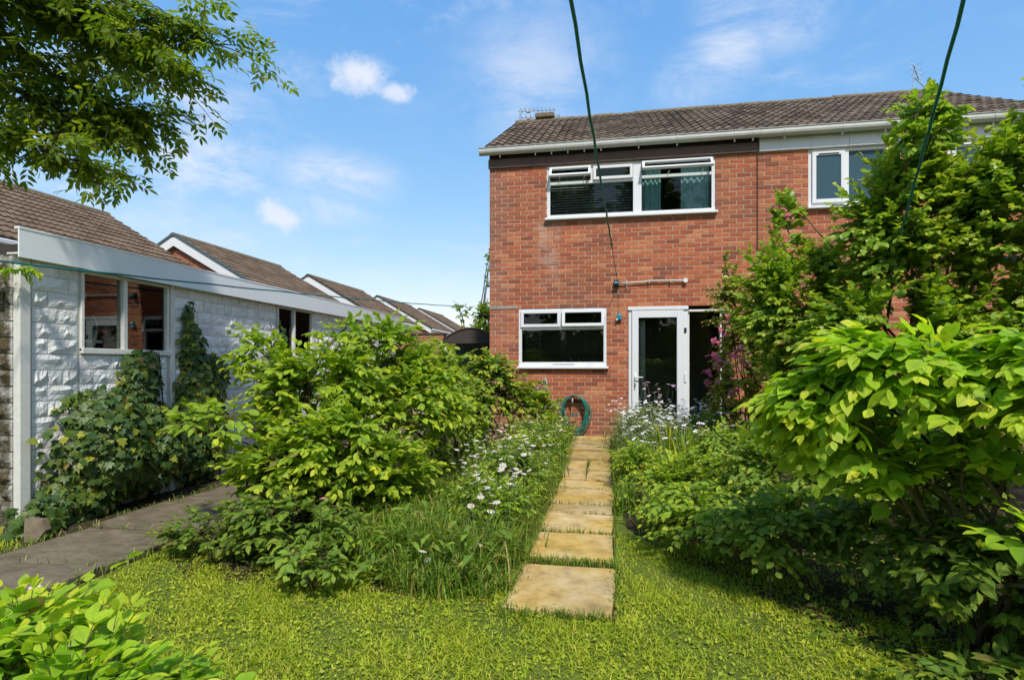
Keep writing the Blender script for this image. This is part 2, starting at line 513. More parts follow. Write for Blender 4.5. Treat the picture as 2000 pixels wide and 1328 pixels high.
class MB:
    """collects boxes, tubes, quads; build() links them as one mesh object"""
    def __init__(s): s.V = []; s.F = []; s.n = 0

    def add(s, v, f):
        s.V.append(np.asarray(v, dtype=np.float64))
        s.F += [tuple(i + s.n for i in q) for q in f]
        s.n += len(v)
        return s

    def box(s, x0, x1, y0, y1, z0, z1, M=None, bev=0.0):
        if bev > 0:
            b = min(bev, (x1 - x0) / 2.1, (y1 - y0) / 2.1, (z1 - z0) / 2.1)
            v = []
            for (px, sx) in ((x0, 1), (x1, -1)):
                for (py, sy) in ((y0, 1), (y1, -1)):
                    for (pz, sz) in ((z0, 1), (z1, -1)):
                        v += [(px, py + sy * b, pz + sz * b), (px + sx * b, py, pz + sz * b), (px + sx * b, py + sy * b, pz)]
            I = lambda i, j, k, a: (i * 4 + j * 2 + k) * 3 + a
            f = [(I(0,0,0,0), I(0,0,1,0), I(0,1,1,0), I(0,1,0,0)), (I(1,0,0,0), I(1,1,0,0), I(1,1,1,0), I(1,0,1,0)),
                 (I(0,0,0,1), I(1,0,0,1), I(1,0,1,1), I(0,0,1,1)), (I(0,1,0,1), I(0,1,1,1), I(1,1,1,1), I(1,1,0,1)),
                 (I(0,0,0,2), I(0,1,0,2), I(1,1,0,2), I(1,0,0,2)), (I(0,0,1,2), I(1,0,1,2), I(1,1,1,2), I(0,1,1,2))]
            for j in (0, 1):
                for k in (0, 1):
                    f.append((I(0,j,k,1), I(1,j,k,1), I(1,j,k,2), I(0,j,k,2)))
                    f.append((I(j,0,k,0), I(j,1,k,0), I(j,1,k,2), I(j,0,k,2)))
                    f.append((I(j,k,0,0), I(j,k,1,0), I(j,k,1,1), I(j,k,0,1)))
            for i in (0, 1):
                for j in (0, 1):
                    for k in (0, 1):
                        f.append((I(i,j,k,0), I(i,j,k,1), I(i,j,k,2)))
        else:
            v = [(x, y, z) for x in (x0, x1) for y in (y0, y1) for z in (z0, z1)]
            f = [(0, 1, 3, 2), (4, 6, 7, 5), (0, 4, 5, 1), (2, 3, 7, 6), (0, 2, 6, 4), (1, 5, 7, 3)]
        v = np.array(v, dtype=np.float64)
        if M is not None:
            M = np.array(M)
            v = v @ M[:3, :3].T + M[:3, 3]
        return s.add(v, f)

    def tube(s, pts, rad, n=6, cap=True):
        pts = np.asarray(pts, dtype=np.float64)
        m = len(pts)
        rad = np.broadcast_to(np.asarray(rad, dtype=np.float64), (m,))
        t = np.gradient(pts, axis=0)
        t /= np.linalg.norm(t, axis=1)[:, None] + 1e-12
        ref = np.array([0.0, 0, 1]) if abs(t[0][2]) < 0.9 else np.array([1.0, 0, 0])
        a = np.cross(t, ref); nn = np.linalg.norm(a, axis=1)
        bad = nn < 1e-3
        a[bad] = np.cross(t[bad], np.array([0.3, 1, 0.2]))
        a /= np.linalg.norm(a, axis=1)[:, None]
        b = np.cross(t, a)
        th = np.arange(n) * 2 * math.pi / n
        v = (pts[:, None, :] + rad[:, None, None] * (np.cos(th)[None, :, None] * a[:, None, :] + np.sin(th)[None, :, None] * b[:, None, :])).reshape(-1, 3)
        f = [(i * n + j, i * n + (j + 1) % n, (i + 1) * n + (j + 1) % n, (i + 1) * n + j) for i in range(m - 1) for j in range(n)]
        if cap:
            f.append(tuple(range(n))[::-1]); f.append(tuple((m - 1) * n + j for j in range(n)))
        return s.add(v, f)

    def poly(s, pts, depth):
        """prism: polygon pts extruded by the vector depth"""
        p = np.asarray(pts, dtype=np.float64); d = np.asarray(depth, dtype=np.float64)
        n = len(p)
        f = [tuple(range(n)), tuple(range(n, 2 * n))[::-1]] + [(i, i + n, (i + 1) % n + n, (i + 1) % n) for i in range(n)]
        return s.add(np.vstack((p, p + d)), f)

    def build(s, name, mat, parent=None, smooth=False):
        V = np.vstack(s.V)
        me = mesh_from(name, V, s.F, smooth)
        bm = bmesh.new(); bm.from_mesh(me)
        bmesh.ops.recalc_face_normals(bm, faces=bm.faces)
        bm.to_mesh(me); bm.free()
        return link(name, me, mat, parent)


def link(name, me, mat, parent=None):
    if isinstance(mat, str): mat = MATS[mat]
    if mat is not None and not me.materials: me.materials.append(mat)
    o = bpy.data.objects.new(name, me)
    COL.objects.link(o)
    if parent is not None:
        o.parent = parent
    return o


def thing(name, label, cat, group=None, loc=(0, 0, 0)):
    o = bpy.data.objects.new(name, None)
    o.empty_display_size = 0.1
    COL.objects.link(o)
    o.location = loc
    return tag(o, label, cat, group)


def tag(o, label, cat=None, group=None, kind=None):
    o['label'] = label
    if cat: o['category'] = cat
    if group: o['group'] = group
    if kind: o['kind'] = kind
    return o


def gz(x, y):
    """height of the ground: flat lawn, rising a little towards the house"""
    t = np.clip((np.asarray(y, dtype=float) - 6.0) / 3.4, 0, 1)
    return 0.10 * t * t * (3 - 2 * t)


# ------------------------------------------------------------------ repeated pieces, linked at the end
PIECES = []


def pieces(parent, name, tmpl, mat, pos, rot, scl, idx=None, young=None, rest='', limit=300, size=0.1, smooth=False, order=None):
    n = len(pos)
    PIECES.append(dict(parent=parent, name=name, tmpl=tmpl, mat=mat, pos=np.asarray(pos, float), rot=np.asarray(rot, float),
                       scl=np.asarray(scl, float).reshape(n, -1) * np.ones((1, 3)), idx=np.zeros(n, int) if idx is None else np.asarray(idx),
                       young=np.zeros(n) if young is None else np.asarray(young, float), rest=rest, limit=limit, size=size, smooth=smooth))


def finish_pieces():
    cy, sy = math.cos(R(YAW)), math.sin(R(YAW))
    CELL = 8.0
    gw, gh = int(2000 / CELL) + 1, int(1328 / CELL) + 1
    zb = np.full((gh, gw), 1e9)
    for P in PIECES:
        p = P['pos']
        Rr = p[:, 0] * cy + p[:, 1] * sy
        Fd = -p[:, 0] * sy + p[:, 1] * cy
        Fd = np.where(Fd < 0.2, 1e-3, Fd)
        u = 1000 + FOC * Rr / Fd
        v = 715 - FOC * (p[:, 2] - CAM_H) / Fd
        ok = (u > 4) & (u < 1996) & (v > 4) & (v < 1324) & (Fd > 0.3)
        P['F'] = Fd; P['ok'] = ok
        P['cu'] = np.clip((u / CELL).astype(int), 0, gw - 1); P['cv'] = np.clip((v / CELL).astype(int), 0, gh - 1)
        P['px'] = P['size'] * P['scl'].max(axis=1) * FOC / Fd
        if P['name'] in ('leaf', 'leaflet'):
            k = ok & (P['px'] > 6)
            for du in (-1, 0, 1):
                for dv in (-1, 0, 1):
                    if not k.any() or ((du or dv) and P['px'][k].mean() < 22): continue
                    np.minimum.at(zb, (np.clip(P['cv'][k] + dv, 0, gh - 1), np.clip(P['cu'][k] + du, 0, gw - 1)), Fd[k] + 0.02)
            np.minimum.at(zb, (P['cv'][ok], P['cu'][ok]), Fd[ok])
    for P in PIECES:
        n = len(P['pos'])
        vis = P['ok'] & (P['F'] <= zb[P['cv'], P['cu']] + 0.10)
        area = P['scl'].copy(); area.sort(axis=1)
        score = np.where(vis, area[:, 2] * area[:, 1] / P['F'] ** 2, -1)
        if n <= P['limit']:
            chosen = np.arange(n)
        else:
            chosen = np.argsort(-score)[:P['limit']]
            chosen = chosen[score[chosen] > 0]
        mask = np.zeros(n, bool); mask[chosen] = True
        mat = MATS[P['mat']]
        base = P['parent'].matrix_world.translation if P['parent'] is not None else Vector()
        base = np.array(P['parent'].location)
        meshes = []
        for (V, F, rib) in P['tmpl']:
            me = mesh_from(P['name'], V, F, P['smooth'], {'rib': rib} if rib is not None else None)
            me.materials.append(mat)
            meshes.append(me)
        rnd = rng.random(n)
        for i in chosen:
            o = bpy.data.objects.new(P['name'], meshes[P['idx'][i]])
            M = np.eye(4)
            M[:3, :3] = P['rot'][i] * P['scl'][i][None, :]
            M[:3, 3] = P['pos'][i] - base
            o.parent = P['parent']
            o.matrix_local = Matrix(M.tolist())
            o.color = (float(P['young'][i]), float(rnd[i]), 0, 1)
            COL.objects.link(o)
        rest = np.nonzero(~mask)[0]
        if len(rest):
            VV, LL, SS, YY, RB = [], [], [], [], []
            off = 0
            for t, (V, F, rib) in enumerate(P['tmpl']):
                q = rest[P['idx'][rest] == t]
                if not len(q): continue
                V = np.asarray(V, float)
                sizes = np.array([len(f) for f in F], dtype=np.int32)
                loops = np.array([i for f in F for i in f], dtype=np.int32)
                W = np.einsum('nij,nkj->nki', P['rot'][q] * P['scl'][q][:, None, :], np.broadcast_to(V, (len(q), *V.shape))) + P['pos'][q][:, None, :] - base
                VV.append(W.reshape(-1, 3))
                LL.append((loops[None, :] + (np.arange(len(q)) * len(V))[:, None] + off).ravel())
                SS.append(np.tile(sizes, len(q)))
                YY.append(np.repeat(P['young'][q], len(V)))
                RB.append(np.tile(np.zeros(len(V)) if rib is None else rib, len(q)))
                off += len(q) * len(V)
            me = mesh_from(P['rest'] or P['name'], np.vstack(VV), (np.concatenate(LL), np.concatenate(SS)), P['smooth'], {'young': np.concatenate(YY), 'rib': np.concatenate(RB)})
            o = link(P['rest'] or P['name'], me, mat, P['parent'])
            o['kind'] = 'stuff'
            o.color = (0, 0, 0, 1)


# ---- leaf templates: along +y, normal +z, unit length
def ovate(width=0.55, fold=0.10, droop=0.18, seg=4, tip=1.0, peak=0.42):
    V, F, rib = [], [], []
    ts = np.linspace(0, 1, seg + 1)
    def w(t):
        if t <= 0 or t >= 1: return 0.0
        a = t / peak if t < peak else (1 - t) / (1 - peak)
        return width / 2 * math.sin(min(1, a) * math.pi / 2) ** (0.85 if t < peak else tip)
    for t in ts:
        z = -droop * t * t
        ww = w(t)
        V.append((0, t, z)); rib.append(1.0)
        if 0 < t < 1:
            V.append((-ww, t + 0.02, z + fold * ww * 2)); rib.append(0.0)
            V.append((ww, t + 0.02, z + fold * ww * 2)); rib.append(0.0)
    idx = lambda i: 0 if i == 0 else 1 + (i - 1) * 3
    for i in range(seg):
        a, b = idx(i), idx(i + 1)
        if i == 0:
            F += [(a, b, b + 1), (a, b + 2, b)]
        elif i == seg - 1:
            F += [(a, b, a + 1), (a, a + 2, b)]
        else:
            F += [(a, b, b + 1, a + 1), (a, a + 2, b + 2, b)]
    return (np.array(V), F, np.array(rib))


def ivy_leaf():
    o = [(0, 0), (-0.28, 0.02), (-0.50, 0.22), (-0.30, 0.38), (-0.36, 0.66), (-0.14, 0.66), (0, 1.0), (0.14, 0.66), (0.36, 0.66), (0.30, 0.38), (0.50, 0.22), (0.28, 0.02)]
    V = [(0, 0.32, 0.0)] + [(x, y, 0.10 * abs(x) - 0.22 * y * y + 0.02) for x, y in o]
    F = [(0, 1 + (i + 1) % 12, 1 + i) for i in range(12)]
    return (np.array(V), F, np.array([1.0] + [0.0] * 12))


def frame_from(dirs, ups):
    d = dirs / (np.linalg.norm(dirs, axis=1)[:, None] + 1e-9)
    x = np.cross(d, ups)
    x /= np.linalg.norm(x, axis=1)[:, None] + 1e-9
    z = np.cross(x, d)
    return np.stack((x, d, z), axis=2)


def unit(v):
    return v / (np.linalg.norm(v) + 1e-9)


def bez(p0, p1, p2, n):
    t = np.linspace(0, 1, n)[:, None]
    return (1 - t) ** 2 * p0 + 2 * (1 - t) * t * p1 + t * t * p2


def grow(r, base, blobs, leaf=0.12, gap=0.05, twig_len=0.45, droop=0.1, arch=0.18, stem_r=0.016, jitter=0.35, flat=0.75, ang=0.9, shell=0.55, young_n=0.35, tip_scale=0.55, mains=4, low=-0.5):
    """base: list of root points; blobs: (centre, radii, twigs). Returns stems MB and leaf arrays"""
    mb = MB()
    LP, LD, LU, LS, LY, TIPS = [], [], [], [], [], []
    base = [np.array(b, float) for b in base]
    for (c, rad, ntw) in blobs:
        c = np.array(c, float); rad = np.array(rad, float)
        nodes = []
        for k in range(mains):
            b = base[r.integers(len(base))] + r.normal(0, 0.05, 3) * (1, 1, 0)
            e = c + rad * r.uniform(-0.45, 0.45, 3) + np.array([0, 0, rad[2] * 0.15])
            mid = b * 0.45 + e * 0.55 + np.array([r.normal(0, .06), r.normal(0, .06), 0.22 * np.linalg.norm(e - b)])
            p = bez(b, mid, e, 12)
            p[1:-1] += r.normal(0, 0.012, (10, 3))
            mb.tube(p, np.linspace(stem_r, stem_r * 0.3, 12), 5)
            nodes.append(p[4:])
        nodes = np.vstack(nodes)
        for k in range(ntw):
            while True:
                u = r.normal(0, 1, 3); u /= np.linalg.norm(u)
                if u[2] > low or r.random() < 0.25: break
            rr = shell + (1 - shell) * r.random() ** 0.6
            rr *= 1 + 0.16 * r.standard_normal() * 0.6
            tip = c + rad * u * rr
            if tip[2] < 0.04: tip[2] = 0.04 + 0.05 * r.random()
            d = np.linalg.norm(nodes - tip, axis=1) + 0.35 * np.maximum(0, nodes[:, 2] - tip[2])
            s = nodes[np.argsort(d)[r.integers(0, 3)]]
            ln = np.linalg.norm(tip - s) + 1e-6
            mid = (s + tip) / 2 + np.array([0, 0, arch * ln]) + r.normal(0, 0.06, 3) * ln
            end = tip + np.array([0, 0, -droop * ln])
            npt = max(5, min(10, int(ln / 0.08)))
            p = bez(s, mid, end, npt)
            mb.tube(p, np.linspace(max(0.0018, stem_r * 0.28), 0.0012, npt), 3, cap=False)
            # leaves on the outer part
            L = min(ln, twig_len) if ln > 0.12 else 0.12
            nl = max(2, int(L / gap))
            ts = 1 - (np.arange(nl) / nl) * (L / max(ln, L))
            seg = np.clip(ts, 0, 1) * (npt - 1)
            i0 = np.clip(seg.astype(int), 0, npt - 2); fr = (seg - i0)[:, None]
            pp = p[i0] * (1 - fr) + p[i0 + 1] * fr
            tg = p[i0 + 1] - p[i0]
            tg /= np.linalg.norm(tg, axis=1)[:, None] + 1e-9
            side = np.cross(tg, np.array([0, 0, 1.0])); side /= np.linalg.norm(side, axis=1)[:, None] + 1e-6
            upv = np.cross(side, tg)
            age = np.arange(nl) / max(1, nl - 1)           # 0 at the tip
            for sg in (-1, 1):
                a = ang * (0.45 + 0.55 * age)[:, None] * r.uniform(0.75, 1.25, (nl, 1))
                dd = tg * np.cos(a) + sg * side * np.sin(a) + r.normal(0, jitter * 0.6, (nl, 3)) - np.array([0, 0, 0.12])
                uu = flat * np.array([0, 0, 1.0]) + (1 - flat) * upv + r.normal(0, jitter, (nl, 3))
                LP.append(pp + r.normal(0, 0.004, (nl, 3))); LD.append(dd); LU.append(uu)
                LS.append(leaf * (tip_scale + (1 - tip_scale) * np.minimum(1, age * 2.2)) * r.uniform(0.75, 1.2, nl))
                LY.append(np.clip(young_n * (1.0 - age * 2.0) * r.uniform(0.3, 1.6, nl) * (1 if r.random() < 0.75 else 0.2), 0, 1))
            TIPS.append(end)
    return mb, dict(pos=np.vstack(LP), rot=frame_from(np.vstack(LD), np.vstack(LU)), scl=np.concatenate(LS), young=np.concatenate(LY), tips=np.array(TIPS))


def shrub(name, label, cat, base, blobs, mat, tmpl, group=None, limit=300, stem_mat='stem', seed=0, leafname='leaf', **kw):
    r = np.random.default_rng(seed)
    loc = tuple(base[0][:2]) + (float(gz(base[0][0], base[0][1])),)
    o = thing(name, label, cat, group, loc)
    mb, L = grow(r, base, blobs, **kw)
    for v in mb.V: v -= np.array(loc)
    mb.build('stems', stem_mat, o, True)
    pieces(o, leafname, tmpl, mat, L['pos'], L['rot'], L['scl'], r.integers(0, len(tmpl), len(L['pos'])), L['young'], rest='foliage', limit=limit, size=1.0, smooth=True)
    return o, L


# ------------------------------------------------------------------ ground, paths
def build_ground():
    xs = np.array([-300, -120, -50, -25] + list(np.arange(-14, 14.1, 1.0)) + [25, 50, 120, 300], float)
    ys = np.array([-200, -80, -30, -12] + list(np.arange(-8, 18.1, 0.5)) + [25, 40, 80, 160, 500], float)
    V = [(x, y, float(gz(x, y))) for y in ys for x in xs]
    nx = len(xs)
    F = [(j * nx + i, j * nx + i + 1, (j + 1) * nx + i + 1, (j + 1) * nx + i) for j in range(len(ys) - 1) for i in range(nx - 1)]
    o = link('lawn', mesh_from('lawn', V, F, True), 'ground_grass')
    tag(o, 'yellow-green mown lawn across the front of the garden', kind='structure')

    def bed(name, poly_rows, lab):
        V, F = [], []
        for (y, xa, xb) in poly_rows:
            for t in np.linspace(0, 1, 5):
                x = xa + (xb - xa) * t
                V.append((x, y, float(gz(x, y)) + 0.006))
        for j in range(len(poly_rows) - 1):
            for i in range(4):
                F.append((j * 5 + i, j * 5 + i + 1, (j + 1) * 5 + i + 1, (j + 1) * 5 + i))
        o = link(name, mesh_from(name, V, F), 'soil')
        tag(o, lab, kind='structure')
    fill = lambda rows: [(y, np.interp(y, [q[0] for q in rows], [q[1] for q in rows]), np.interp(y, [q[0] for q in rows], [q[2] for q in rows])) for y in np.arange(rows[0][0], rows[-1][0] + 0.01, 0.3)]
    bed('flower_bed', fill([(3.05, -2.6, -1.2), (3.4, -3.05, -0.62), (9.6, -3.1, -0.60)]), 'dark soil bed left of the slab path')
    bed('flower_bed', fill([(2.0, 1.75, 4.5), (2.9, 1.25, 4.5), (3.7, 0.55, 4.5), (4.6, 0.12, 4.5), (9.6, 0.08, 4.5)]), 'dark soil bed right of the slab path')
    bed('flower_bed', fill([(2.6, -4.56, -4.16), (9.6, -4.56, -4.16)]), 'narrow strip of soil along the garage wall')


def slab(name, x0, x1, y0, y1, top, thick, mat, parent, r, rot=0.012):
    mb = MB()
    w, d = (x1 - x0) / 2, (y1 - y0) / 2
    nx, ny = 5, 5
    V, F = [], []
    for j in range(ny):
        for i in range(nx):
            a, b = (-1, -0.96, 0, 0.96, 1)[i], (-1, -0.96, 0, 0.96, 1)[j]
            e = 0.004 if (i in (0, nx - 1) or j in (0, ny - 1)) else 0
            jx = r.normal(0, 0.008) if i in (0, nx - 1) else 0
            jy = r.normal(0, 0.008) if j in (0, ny - 1) else 0
            V.append((a * w + jx, b * d + jy, -e + r.normal(0, 0.0012)))
    F = [(j * nx + i, j * nx + i + 1, (j + 1) * nx + i + 1, (j + 1) * nx + i) for j in range(ny - 1) for i in range(nx - 1)]
    ring = [i for i in range(nx)] + [j * nx + nx - 1 for j in range(1, ny)] + [(ny - 1) * nx + i for i in range(nx - 2, -1, -1)] + [j * nx for j in range(ny - 2, 0, -1)]
    n0 = len(V)
    V += [(V[q][0], V[q][1], -thick) for q in ring]
    m = len(ring)
    F += [(ring[i], n0 + i, n0 + (i + 1) % m, ring[(i + 1) % m]) for i in range(m)]
    mb.add(V, F)
    o = mb.build(name, mat, parent)
    o.location = ((x0 + x1) / 2, (y0 + y1) / 2, top)
    o.rotation_euler = (r.normal(0, 0.009), r.normal(0, 0.009), r.normal(0, rot))
    o.color = (0, r.random(), 0, 1)
    return o


def strip(name, x0, x1, y0, y1, mat, lab, lift=0.010):
    ys = np.arange(y0, y1 + 0.01, 0.25)
    V = [(x, y, float(gz(x, y)) + lift) for y in ys for x in (x0, x1)]
    F = [(2 * i, 2 * i + 1, 2 * i + 3, 2 * i + 2) for i in range(len(ys) - 1)]
    o = link(name, mesh_from(name, V, F), mat)
    return tag(o, lab, kind='structure')


def build_paths():
    r = np.random.default_rng(5)
    p = strip('garden_path', -0.56, 0.03, 2.88, 9.58, 'soil', 'straight path of buff stone slabs leading to the house')
    rows = [(2.91, 3.60), (3.74, 4.33), (4.36, 4.87), (4.89, 5.21), (5.25, 5.84), (5.87, 6.30)]
    for y0, y1 in rows:
        slab('paving_slab', -0.55, 0.025, y0, y1, 0.030 + float(gz(0, y0)), 0.04, 'slab_stone', p, r)
    slab('paving_slab', -0.55, -0.28, 6.33, 7.52, 0.032 + float(gz(0, 6.9)), 0.04, 'slab_stone', p, r, 0.02)
    slab('paving_slab', -0.265, 0.02, 6.33, 6.84, 0.030 + float(gz(0, 6.6)), 0.04, 'slab_stone', p, r, 0.02)
    slab('paving_slab', -0.265, 0.01, 6.86, 7.52, 0.026 + float(gz(0, 7.2)), 0.04, 'slab_stone', p, r, 0.02)
    for y0, y1 in [(7.55, 8.12), (8.14, 8.66), (8.68, 9.16), (9.18, 9.56)]:
        slab('paving_slab', -0.62, 0.0, y0, y1, 0.03 + float(gz(0, (y0 + y1) / 2)), 0.04, 'slab_stone', p, r)
    q = strip('side_path', -4.14, -3.16, -0.5, 11.0, 'soil', 'worn grey concrete path along the garage')
    ys = [-0.4, 0.75, 1.5, 2.25, 3.02, 3.80, 4.58, 5.5, 6.4, 7.3, 8.2, 9.1, 10.0]
    for y0, y1 in zip(ys[:-1], ys[1:]):
        slab('concrete_slab', -4.12, -3.18, y0 + 0.012, y1 - 0.012, 0.04 + float(gz(0, y0)) + r.normal(0, 0.006), 0.05, 'slab_concrete', q, r)


build_ground()
build_paths()


# ------------------------------------------------------------------ masonry
def brick_template(L, H=0.0625, D=0.005, c=0.002):
    V = [(0, 0, -0.01), (L, 0, -0.01), (L, H, -0.01), (0, H, -0.01), (0, 0, D - c), (L, 0, D - c), (L, H, D - c), (0, H, D - c), (c, c, D), (L - c, c, D), (L - c, H - c, D), (c, H - c, D)]
    F = [(8, 9, 10, 11), (4, 5, 9, 8), (5, 6, 10, 9), (6, 7, 11, 10), (7, 4, 8, 11), (0, 1, 5, 4), (1, 2, 6, 5), (2, 3, 7, 6), (3, 0, 4, 7)]
    return (np.array(V, float), F, None)


BRICKS = [brick_template(0.2125), brick_template(0.160), brick_template(0.103), brick_template(0.05)]
BRICK_LEN = [0.2125, 0.160, 0.103, 0.05]


def brick_face(parent, origin, ux, width, z0, z1, openings=(), clip=None, mat='brick_red', limit=300, seed=0):
    """stretcher bond on a plane; openings (u0,u1,z0,z1) in wall coordinates, clip(u,z) -> keep"""
    r = np.random.default_rng(seed)
    ux = np.array(ux, float); uz = np.array([0, 0, 1.0]); un = np.cross(ux, uz)
    Rm = np.stack((ux, uz, un), axis=1)
    o = np.array(origin, float)
    pos, rot, scl, idx = [], [], [], []
    k0 = int(math.ceil(z0 / 0.075 - 1e-6))
    for k in range(k0, int((z1 - 0.05) / 0.075) + 1):
        z = k * 0.075
        spans = [(0.0, width)]
        for (a, b, c, d) in openings:
            if z + 0.06 > c and z + 0.006 < d:
                spans = [q for s in spans for q in ((s[0], min(s[1], a)), (max(s[0], b), s[1])) if q[1] - q[0] > 0.03]
        for (s0, s1) in spans:
            u = -0.1125 if k % 2 else 0.0
            while u < s1:
                a, b = max(u, s0), min(u + 0.2125, s1)
                u += 0.225
                ln = b - a
                if ln < 0.03: continue
                if clip and not clip(a + ln / 2, z + 0.035): continue
                t = min(range(4), key=lambda i: abs(BRICK_LEN[i] - ln))
                pos.append(o + ux * a + uz * (z + 0.0045) + un * r.normal(0, 0.0012))
                e = r.normal(0, 0.004)
                rot.append(Rm @ np.array([[math.cos(e), -math.sin(e), 0], [math.sin(e), math.cos(e), 0], [0, 0, 1]]))
                scl.append((ln / BRICK_LEN[t], r.uniform(0.97, 1.03), 1)); idx.append(t)
    pieces(parent, 'brick', BRICKS, mat, pos, rot, scl, idx, rest='brickwork', limit=limit, size=0.2)


def wall_boxes(mb, x0, x1, z0, z1, y0, y1, openings):
    xs = sorted({x0, x1} | {v for o in openings for v in o[:2] if x0 < v < x1})
    for xa, xb in zip(xs[:-1], xs[1:]):
        xm = (xa + xb) / 2
        zz = [z0]
        for o in sorted((o for o in openings if o[0] < xm < o[1]), key=lambda o: o[2]):
            if o[2] > zz[-1]: mb.box(xa, xb, y0, y1, zz[-1], o[2])
            zz.append(o[3])
        if z1 > zz[-1]: mb.box(xa, xb, y0, y1, zz[-1], z1)
    return mb


def tile_template(w=0.30, L=0.38, amp=0.018, rolls=2, th=0.022, seg=10):
    V, F = [], []
    xs = np.linspace(0, w, seg + 1)
    prof = amp * (0.5 - 0.5 * np.cos(2 * math.pi * rolls * xs / w)) ** 0.8
    for x, p in zip(xs, prof): V.append((x, 0, p + th))
    for x, p in zip(xs, prof): V.append((x, L, p + 0.002))
    for x, p in zip(xs, prof): V.append((x, 0.004, p))
    n = seg + 1
    F = [(i, i + 1, n + i + 1, n + i) for i in range(seg)] + [(2 * n + i, 2 * n + i + 1, i + 1, i) for i in range(seg)]
    F += [(0, n, 2 * n), (seg, 2 * n + seg, n + seg)]
    return (np.array(V, float), F, None)


def tile_slope(parent, origin, along, up, width, length, mat, w=0.30, gauge=0.32, limit=300, seed=0, amp=0.018, flatness=0.0015, th=0.022):
    r = np.random.default_rng(seed)
    a = unit(np.array(along, float)); u = unit(np.array(up, float)); n = np.cross(a, u)
    Rm = np.stack((a, u, n), axis=1)
    o = np.array(origin, float)
    cols = int(round(width / w)); ww = width / cols
    rows = int(round(length / gauge)); gg = length / rows
    pos, rot, scl = [], [], []
    for j in range(rows):
        for i in range(cols):
            e = r.normal(0, 0.006)
            pos.append(o + a * (i * ww) + u * (j * gg + r.normal(0, 0.004)) + n * (0.004 + r.normal(0, flatness)))
            rot.append(Rm @ np.array([[math.cos(e), -math.sin(e), 0], [math.sin(e), math.cos(e), 0], [0, 0, 1]]))
            scl.append((ww / w * 1.004, (gg + 0.06) / 0.38, 1))
    pieces(parent, 'roof_tile', [tile_template(w, amp=amp, th=th)], mat, pos, rot, scl, rest='roof_tiles', limit=limit, size=0.3)


# ------------------------------------------------------------------ windows
def ring(mb, x0, x1, z0, z1, w, y0, y1, bottom=None, bev=0.004):
    b = w if bottom is None else bottom
    mb.box(x0, x0 + w, y0, y1, z0, z1, bev=bev); mb.box(x1 - w, x1, y0, y1, z0, z1, bev=bev)
    mb.box(x0 + w - .001, x1 - w + .001, y0 + .001, y1 - .001, z0, z0 + b, bev=bev); mb.box(x0 + w - .001, x1 - w + .001, y0 + .001, y1 - .001, z1 - w, z1, bev=bev)


def pane(parent, x0, x1, z0, z1, y, mat='glass', M=None):
    mb = MB().box(x0, x1, y, y + 0.006, z0, z1, M)
    return mb.build('pane', mat, parent)


def hinge(yh, zh, deg):
    return Matrix.Translation((0, yh, zh)) @ Matrix.Rotation(R(deg), 4, 'X') @ Matrix.Translation((0, -yh, -zh))


def sash(parent, x0, x1, z0, z1, y, w=0.05, deg=0, mat='glass'):
    mb = MB(); ring(mb, x0, x1, z0, z1, w, y - 0.03, y + 0.02)
    M = hinge(y, z1, deg) if deg else None
    if M is not None: mb.V = [v @ np.array(M)[:3, :3].T + np.array(M)[:3, 3] for v in mb.V]
    mb.build('sash', 'upvc', parent)
    pane(parent, x0 + w, x1 - w, z0 + w, z1 - w, y - 0.008, mat, M)


YF = 9.63          # face of the brickwork


def sill(parent, x0, x1, z, y=YF):
    mb = MB().box(x0 - 0.03, x1 + 0.03, y - 0.085, y + 0.03, z - 0.045, z - 0.004, bev=0.006)
    mb.build('sill', 'upvc', parent)


def blind(name, label, x0, x1, z0, z1, y, gap=0.05, tilt=20, mat='blind_dark', frac=1.0):
    o = thing(name, label, 'blind', None, ((x0 + x1) / 2, y, z0))
    lx = (x1 - x0) / 2
    mb = MB().box(-lx, lx, -0.02, 0.02, z1 - z0 - 0.04, z1 - z0)
    mb.build('head_rail', mat, o)
    n = int((z1 - z0 - 0.05) / gap)
    slat = MB().box(-lx, lx, -0.022, 0.022, -0.0012, 0.0012, Matrix.Rotation(R(tilt), 4, 'X')).build('slat', mat, o)
    slat.location = (0, 0, z1 - z0 - 0.06)
    for i in range(1, n):
        c = slat.copy(); COL.objects.link(c); c.parent = o
        c.location = (0, 0, z1 - z0 - 0.06 - i * gap)
    mb = MB()
    for f in (-0.6, 0.0, 0.6):
        mb.box(f * lx - 0.002, f * lx + 0.002, -0.026, -0.023, 0.0, z1 - z0 - 0.03)
    mb.build('ladder_cord', 'curtain_pale', o)


def curtain(label, x0, x1, z0, z1, y, mat, folds=5, seed=0, group=None):
    r = np.random.default_rng(seed)
    n = folds * 8
    t = np.linspace(0, 1, n + 1)
    V, F = [], []
    for zz, am in ((z0, 0.018), ((z0 + z1) / 2, 0.017), (z1, 0.016)):
        for q in t:
            V.append((x0 + (x1 - x0) * q - (x0 + x1) / 2, am * math.sin(q * folds * 6.283 + 0.5 * math.sin(q * 9)), zz - z0))
    m = n + 1
    F = [(j * m + i, j * m + i + 1, (j + 1) * m + i + 1, (j + 1) * m + i) for j in range(2) for i in range(n)]
    o = link('curtain', mesh_from('curtain', V, F, True), mat)
    o.location = ((x0 + x1) / 2, y, z0)
    tag(o, label, 'curtain', group)


# ------------------------------------------------------------------ the brick semi and its neighbour
EAVE_Y, EAVE_Z, RIDGE_Y, RIDGE_Z = 9.50, 5.12, 13.04, 7.10


